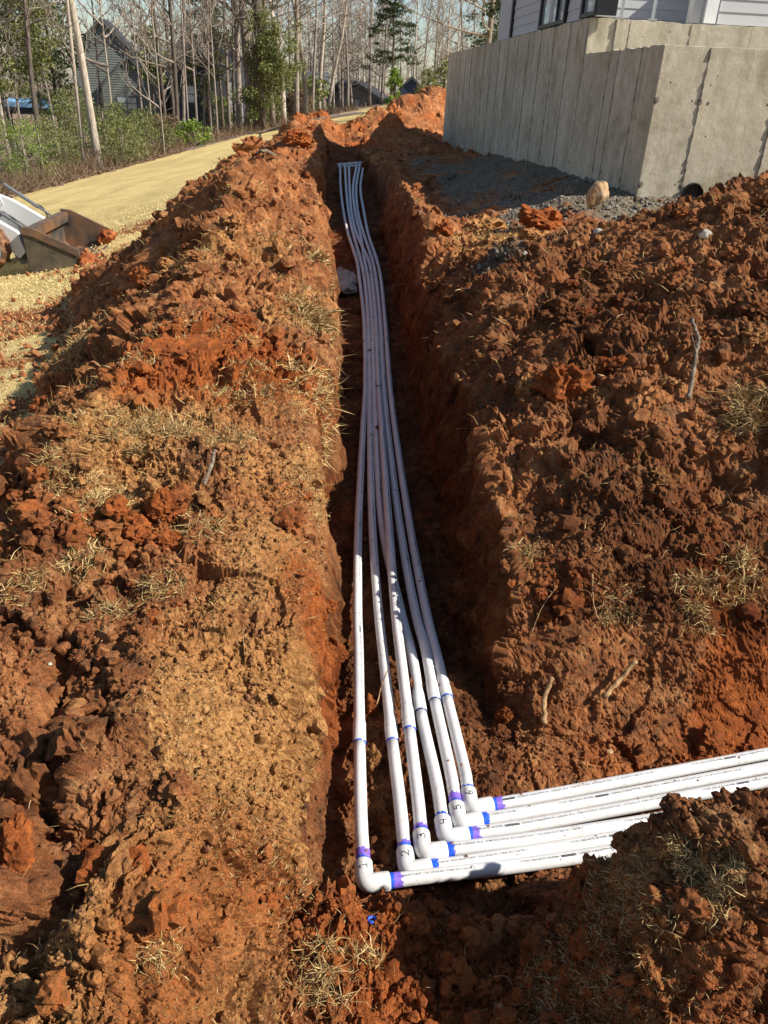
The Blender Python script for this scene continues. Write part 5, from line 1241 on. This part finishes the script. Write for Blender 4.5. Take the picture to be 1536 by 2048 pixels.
clod_at('stone', 'small white angular stone on the right bank slope', 'stone', 1405, 490, 26, 22, 'pale_stone', 25, ang=.9, sub_=3, fine=.03)
clod_at('clay_clod', 'sunlit tan hump of clay at the trench end of the lit ridge', 'clod', 960, 470, 80, 50, 'clod_tan', 26)
clod_at('clay_clod', 'sunlit orange hump with a dark red patch on the lit ridge', 'clod', 1085, 452, 95, 55, 'clod_red', 27)
clod_at('clay_clod', 'upright red clod at the near end of the lit ridge by the trench', 'clod', 885, 475, 38, 50, 'clod_red', 28)
clod_at('clay_clod', 'flat tan clod in front of the orange hump', 'clod', 1075, 480, 60, 30, 'clod_tan', 29)
clod_at('clay_clod', 'large round brown clod, the bigger of a pair touching on the right bank', 'clod', 1135, 655, 55, 50, 'clod', 30)
clod_at('clay_clod', 'smooth round orange clod, the smaller of a pair touching on the right bank', 'clod', 1170, 645, 40, 30, 'clod_red', 31, fine=.04)
clod_at('clay_clod', 'fist sized barrel shaped tan clod lying beside the upright stick', 'clod', 1338, 785, 52, 30, 'clod_tan', 32, ang=.4, amp=.12, fine=.05)
clod_at('clay_clod', 'round reddish stone at the top of the upright stick', 'clod', 1395, 700, 34, 26, 'clod_red', 33, fine=.04)
clod_at('clay_clod', 'pair sized crumbly orange clod in the middle of the right bank', 'clod', 1220, 755, 60, 55, 'clod_red', 34)
clod_at('clay_clod', 'big crumbly red clod beside the trench with straw on its top', 'clod', 1120, 790, 90, 85, 'clod_red', 35)
clod_at('clay_clod', 'straw topped clod near the lip of the trench', 'clod', 1052, 795, 45, 60, 'clod_tan', 36)
clod_at('clay_clod', 'pale lichen covered lump on the far side of the right bank', 'clod', 1500, 700, 50, 45, 'clod_tan', 37)
clod_at('clay_clod', 'tan crumbling clod in the bend of the right bank above the crosswise pipes', 'clod', 1310, 960, 60, 60, 'clod_tan', 38)
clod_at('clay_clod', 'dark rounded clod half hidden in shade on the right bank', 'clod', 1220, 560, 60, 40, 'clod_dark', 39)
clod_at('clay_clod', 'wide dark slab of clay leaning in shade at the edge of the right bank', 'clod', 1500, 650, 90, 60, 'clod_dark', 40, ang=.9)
clod_at('clay_clod', 'rounded brown clod high on the right bank beside the foundation', 'clod', 1380, 455, 40, 32, 'clod', 41)
clod_at('clay_block', 'cube like clod of brown clay just behind the crosswise pipes', 'clod', 1418, 1492, 78, 70, 'clod', 42, ang=1., sink=.15, amp=.12)
clod_at('stone', 'small tan stone behind the crosswise pipes', 'stone', 1218, 1512, 18, 20, 'sandstone', 43, ang=.6, sub_=3, fine=.03)
clod_at('clay_clod', 'rounded clod on the trench floor beside the right trench wall', 'clod', 922, 1240, 55, 50, 'clod_dark', 44)
clod_at('clay_clod', 'orange clod beside the joint ring of the first pipe', 'clod', 742, 1425, 28, 50, 'clod_red', 45, ang=.4, rz=0)
clod_at('clay_clod', 'tall tan clod between the first two pipes below the joint rings', 'clod', 747, 1530, 30, 70, 'clod_tan', 46, ang=.4, rz=0)
clod_at('clay_clod', 'upright slabs of red clay against the left trench side beside the first pipe', 'clod', 675, 1370, 45, 70, 'clod_red', 47, ang=.8)
clod_at('clay_clod', 'brown clod at the foot of the left trench side', 'clod', 680, 1430, 45, 40, 'clod', 48)
clod_at('clay_clod', 'small orange clod near the elbows of the third and fourth pipes', 'clod', 770, 1650, 30, 26, 'clod_red', 49, sub_=3)
clod_at('clay_clod', 'clod at the inner bend between the elbow marked with a six and the trench wall', 'clod', 1000, 1480, 50, 36, 'clod', 50)
clod_at('clay_clod', 'grainy clod above the crosswise pipes beside the short root', 'clod', 1010, 1440, 40, 36, 'clod_red', 51)
clod_at('stone', 'small orange pebble on the front mound', 'stone', 1207, 1990, 20, 22, 'crumb_red', 52, sub_=3, fine=.03)
clod_at('stone', 'white pebble in the bottom corner of the left bank', 'stone', 22, 2010, 16, 12, 'pale_stone', 53, sub_=3, fine=.03)
clod_at('stone', 'pale pebble in the dark furrow of the left bank', 'stone', 103, 1346, 10, 8, 'pale_stone', 54, sub_=3, fine=.03)
# white patch of lime on the trench floor
h = atz(686, 560, .075); v, f = clod_shape(4, 60, (1, 1, 1), .6, .2); o = mk('lime_patch', v * [.14, .42, .022], f, M['pale_stone'], None, True); o.location = (h.x, h.y, h.z - .005); tag(o, 'chalky white patch of crushed stone on the trench floor beside the pipes', 'rubble')
# bits of dirt lying on the pipes
for (px, py, s_, lb, mt) in ((757, 773, 8, 'small green grey dirt lump lying on the pipes', 'crumb_grey'), (756, 854, 8, 'small brown dirt lump lying on the pipes nearer the camera than the grey one', 'crumb_brown')):
    q = atz(px, py, .052); v, f = clod_shape(2, 3, (1, 1, .7), .4, .2); sz = s_ * (q - O).dot(fw) / FPX * .7; o = mk('dirt_lump', v * sz, f, M[mt], None, True); o.location = q; tag(o, lb, 'dirt lump')

def stick(name, label, pix, rad_px, mat, lift=.01, taper=.6, twigs=0, cat='stick', seed=0):
    rnd_ = random.Random(seed); P3 = []
    for (px, py, dz) in pix:
        q, nn = surf_near(hit(px, py)); P3.append(Vector(q) + Vector((0, 0, lift + dz)))
    dep = (P3[0] - O).dot(fw); r_ = rad_px * .72 * dep / FPX; cp = catmull(P3, .012); b_ = MB(); n_ = len(cp)
    cp = cp + np.random.RandomState(seed).normal(size=cp.shape) * r_ * .22
    b_.tube(cp, [r_ * (1 - (1 - taper) * i / n_) * (1 + .12 * math.sin(i * 1.7)) for i in range(n_)], 9)
    for _ in range(twigs):
        k = rnd_.randrange(n_ // 4, n_ - 1); d = Vector((rnd_.gauss(0, 1), rnd_.gauss(0, 1), abs(rnd_.gauss(0, .8)))).normalized() * r_ * 12
        b_.tube([Vector(cp[k]), Vector(cp[k]) + d * .5 + Vector((0, 0, .004)), Vector(cp[k]) + d], [r_ * .4, r_ * .3, r_ * .15], 5)
    o = b_.build(name, M[mat], None, True); return tag(o, label, cat)
stick('root', 'thick short pale root bent upright on the soil behind the crosswise pipes', [(1082, 1475, .0), (1084, 1430, .03), (1090, 1395, .04), (1102, 1384, .05)], 8, 'root', .01, .8, 0, 'root', 1)
stick('root', 'pale broken root slanting out of the bank above the crosswise pipes', [(1198, 1425, .02), (1225, 1395, .03), (1265, 1352, .04)], 8, 'root', .01, .8, 0, 'root', 2)
stick('stick', 'weathered grey stick standing upright on the right bank', [(1372, 820, 0), (1378, 770, .01), (1382, 730, .02), (1372, 698, .03)], 7, 'bark_stick', .02, .7, 1, 'stick', 3)
stick('root', 'pale branching root hanging at the fringe above the crosswise cut', [(1175, 1190, .02), (1180, 1220, .02), (1188, 1250, .02), (1205, 1270, .02)], 3.2, 'root', .02, .5, 9, 'root', 4)
stick('root', 'forked grey root sticking out over the trench lip', [(1060, 1280, .0), (1080, 1240, .02), (1110, 1205, .02)], 2.2, 'root', .02, .4, 2, 'root', 5)
stick('stick', 'short weathered stub of wood in the straw of the left bank', [(412, 1010, .01), (425, 985, .03), (436, 962, .04)], 6, 'bark_stick', .02, .8, 0, 'stick', 6)
stick('stick', 'brown stick lying across the side of the left spoil peak', [(512, 322, .02), (540, 335, .04), (572, 342, .03)], 4, 'bark_stick', .03, .8, 0, 'stick', 7)
stick('root', 'thin orange root leaning against the joint of the second pipe', [(752, 1432, .0), (760, 1410, .03), (771, 1395, .06)], 2.5, 'root', .03, .6, 0, 'root', 8)
stick('root', 'curly thin root lying in shade in front of the lowest pipe', [(985, 1842, .01), (1005, 1850, .02), (1030, 1872, .01)], 2.5, 'root', .01, .5, 2, 'root', 9)
stick('root', 'thin branching root in the shade of the front mound', [(985, 1965, .01), (1010, 1975, .02), (1030, 2002, .01)], 2.5, 'root', .01, .5, 4, 'root', 10)
stick('root', 'thin pale root dangling down the brown slope above the dark furrow', [(488, 1240, .0), (487, 1280, .01), (490, 1330, .01)], 1.4, 'root', .01, .6, 0, 'root', 11)
q, nn = surf_near(hit(743, 1860)); b_ = MB(); b_.tube(catmull([Vector(q) + Vector((.008 * math.cos(t), .006 * math.sin(t), .006 + .002 * math.sin(3 * t))) for t in np.linspace(0, 5, 8)], .002), .003, 6)
o = b_.build('blue_scrap', M['cement'], None, True); tag(o, 'small blue plastic scrap on the soil in front of the first elbow', 'plastic scrap')

# tufts of straw grass
def tuft(px, py, rad_px, n, label, mat='straw', ln=.07, wd=.0024, droop=(0, 0, .6)):
    h = hit(px, py); q, nn = surf_near(h); dep = (Vector(q) - O).dot(fw); r_ = rad_px * dep / FPX
    c_ = np.where(((P1[:, 0] - q[0]) ** 2 + (P1[:, 1] - q[1]) ** 2 < r_ * r_) & (gm < .6))[0]
    if len(c_) < 5: return
    g_ = np.exp(-((P1[c_, 0] - q[0]) ** 2 + (P1[c_, 1] - q[1]) ** 2) / (r_ * .75) ** 2) * np.clip(.25 + 2.4 * pn(P1[c_, 0] / (r_ * .45), P1[c_, 1] / (r_ * .45), P1[c_, 2] / (r_ * .45), 99), 0.02, 3); p_ = rs.choice(c_, n, p=g_ / g_.sum())
    pos = P1[p_] + rs.normal(size=(n, 3)) * .004; nrm = NN[p_] * .25 + np.array(droop) * .55 + .5 * np.stack([pn(P1[p_, 0] / .05, P1[p_, 1] / .05, P1[p_, 2] / .05, q_) for q_ in (1, 2, 3)], 1)
    o = blades(pos, nrm, ln * .6 * (dep / 2.2) ** .3 * (.5 + rs.rand(n)), wd * max(.8, dep / 2.2) * .85, M[mat], 'grass_tuft', label, 1., kind=None, curl=1.1); tag(o, label, 'grass tuft'); return o
T = [(640, 960, 60, 1100, 'spiky pale straw tuft overhanging the trench from the left lip, the nearer one', 'straw_pale', .085, .0026, (.9, -.1, .2)),
 (640, 655, 42, 1200, 'shaggy straw tuft draped over the left trench lip, the farther one', 'straw', .10, .003, (.7, -.2, 0)),
 (640, 530, 30, 500, 'small straw tuft on the left lip beside the white patch', 'straw', .08, .003, (.7, 0, .1)),
 (190, 1030, 70, 1500, 'dense yellow straw tuft in the middle of the left bank', 'straw_pale', .06, .0022, (0, 0, .6)),
 (170, 1130, 50, 800, 'flattened straw patch below the dense yellow straw tuft', 'straw_pale', .05, .002, (0, 0, .5)),
 (110, 990, 45, 500, 'thin straw tuft at the shaded edge of the left bank', 'straw', .06, .002, (0, 0, .6)),
 (400, 1110, 55, 900, 'bristly straw tuft below the tall blocky clod', 'straw', .06, .0022, (0, 0, .7)),
 (250, 870, 70, 1300, 'matted arch of straw and roots above the dark hollow', 'straw', .055, .002, (0, -.3, .3)),
 (345, 860, 50, 700, 'matted straw clump between the arch and the middle of the bank', 'straw', .05, .002, (0, 0, .6)),
 (460, 880, 60, 700, 'loose straw strewn near the lip of the left bank', 'straw', .05, .002, (0, 0, .6)),
 (330, 1180, 60, 600, 'thin straw on the shaded step of the left bank', 'straw', .05, .002, (0, 0, .6)),
 (230, 1240, 60, 500, 'sparse straw above the small square clod', 'straw', .05, .002, (0, 0, .6)),
 (50, 1180, 60, 600, 'straw tuft at the outer edge of the left bank', 'straw', .055, .002, (0, 0, .6)),
 (650, 1985, 70, 900, 'coarse straw clump at the bottom edge in front of the trench', 'straw', .06, .0022, (-.3, -.2, .5)),
 (730, 1930, 30, 200, 'small pale straw tuft beside the coarse clump in front of the trench', 'straw_pale', .05, .0022, (0, -.2, .7)),
 (330, 1960, 45, 300, 'thin pale grass roots on the lower left bank', 'straw_pale', .04, .0016, (0, 0, .6)),
 (1490, 830, 65, 1100, 'drooping straw grass at the far edge of the right bank', 'straw', .09, .0024, (-.5, -.3, .2)),
 (1400, 1190, 60, 900, 'pale straw fringe above the crosswise cut', 'straw', .06, .002, (0, -.7, .2)),
 (1250, 1215, 60, 500, 'thin grass fringe hanging over the crosswise cut', 'straw', .05, .0018, (0, -.7, .1)),
 (1480, 1140, 50, 700, 'bushy pale straw tuft at the edge of the frame above the crosswise cut', 'straw_pale', .06, .002, (0, -.4, .5)),
 (1320, 1790, 90, 1300, 'thatch of pale straw over the front mound', 'straw_pale', .03, .0014, (0, -.2, .5)),
 (1420, 1800, 70, 1600, 'dense pale grass patch on the shoulder of the front mound', 'straw_pale', .035, .0014, (.2, -.2, .5)),
 (1060, 1120, 50, 300, 'thin straw in the shade of the right trench lip', 'straw', .05, .0018, (-.3, -.4, .2))]
for t_ in T: tuft(*t_)
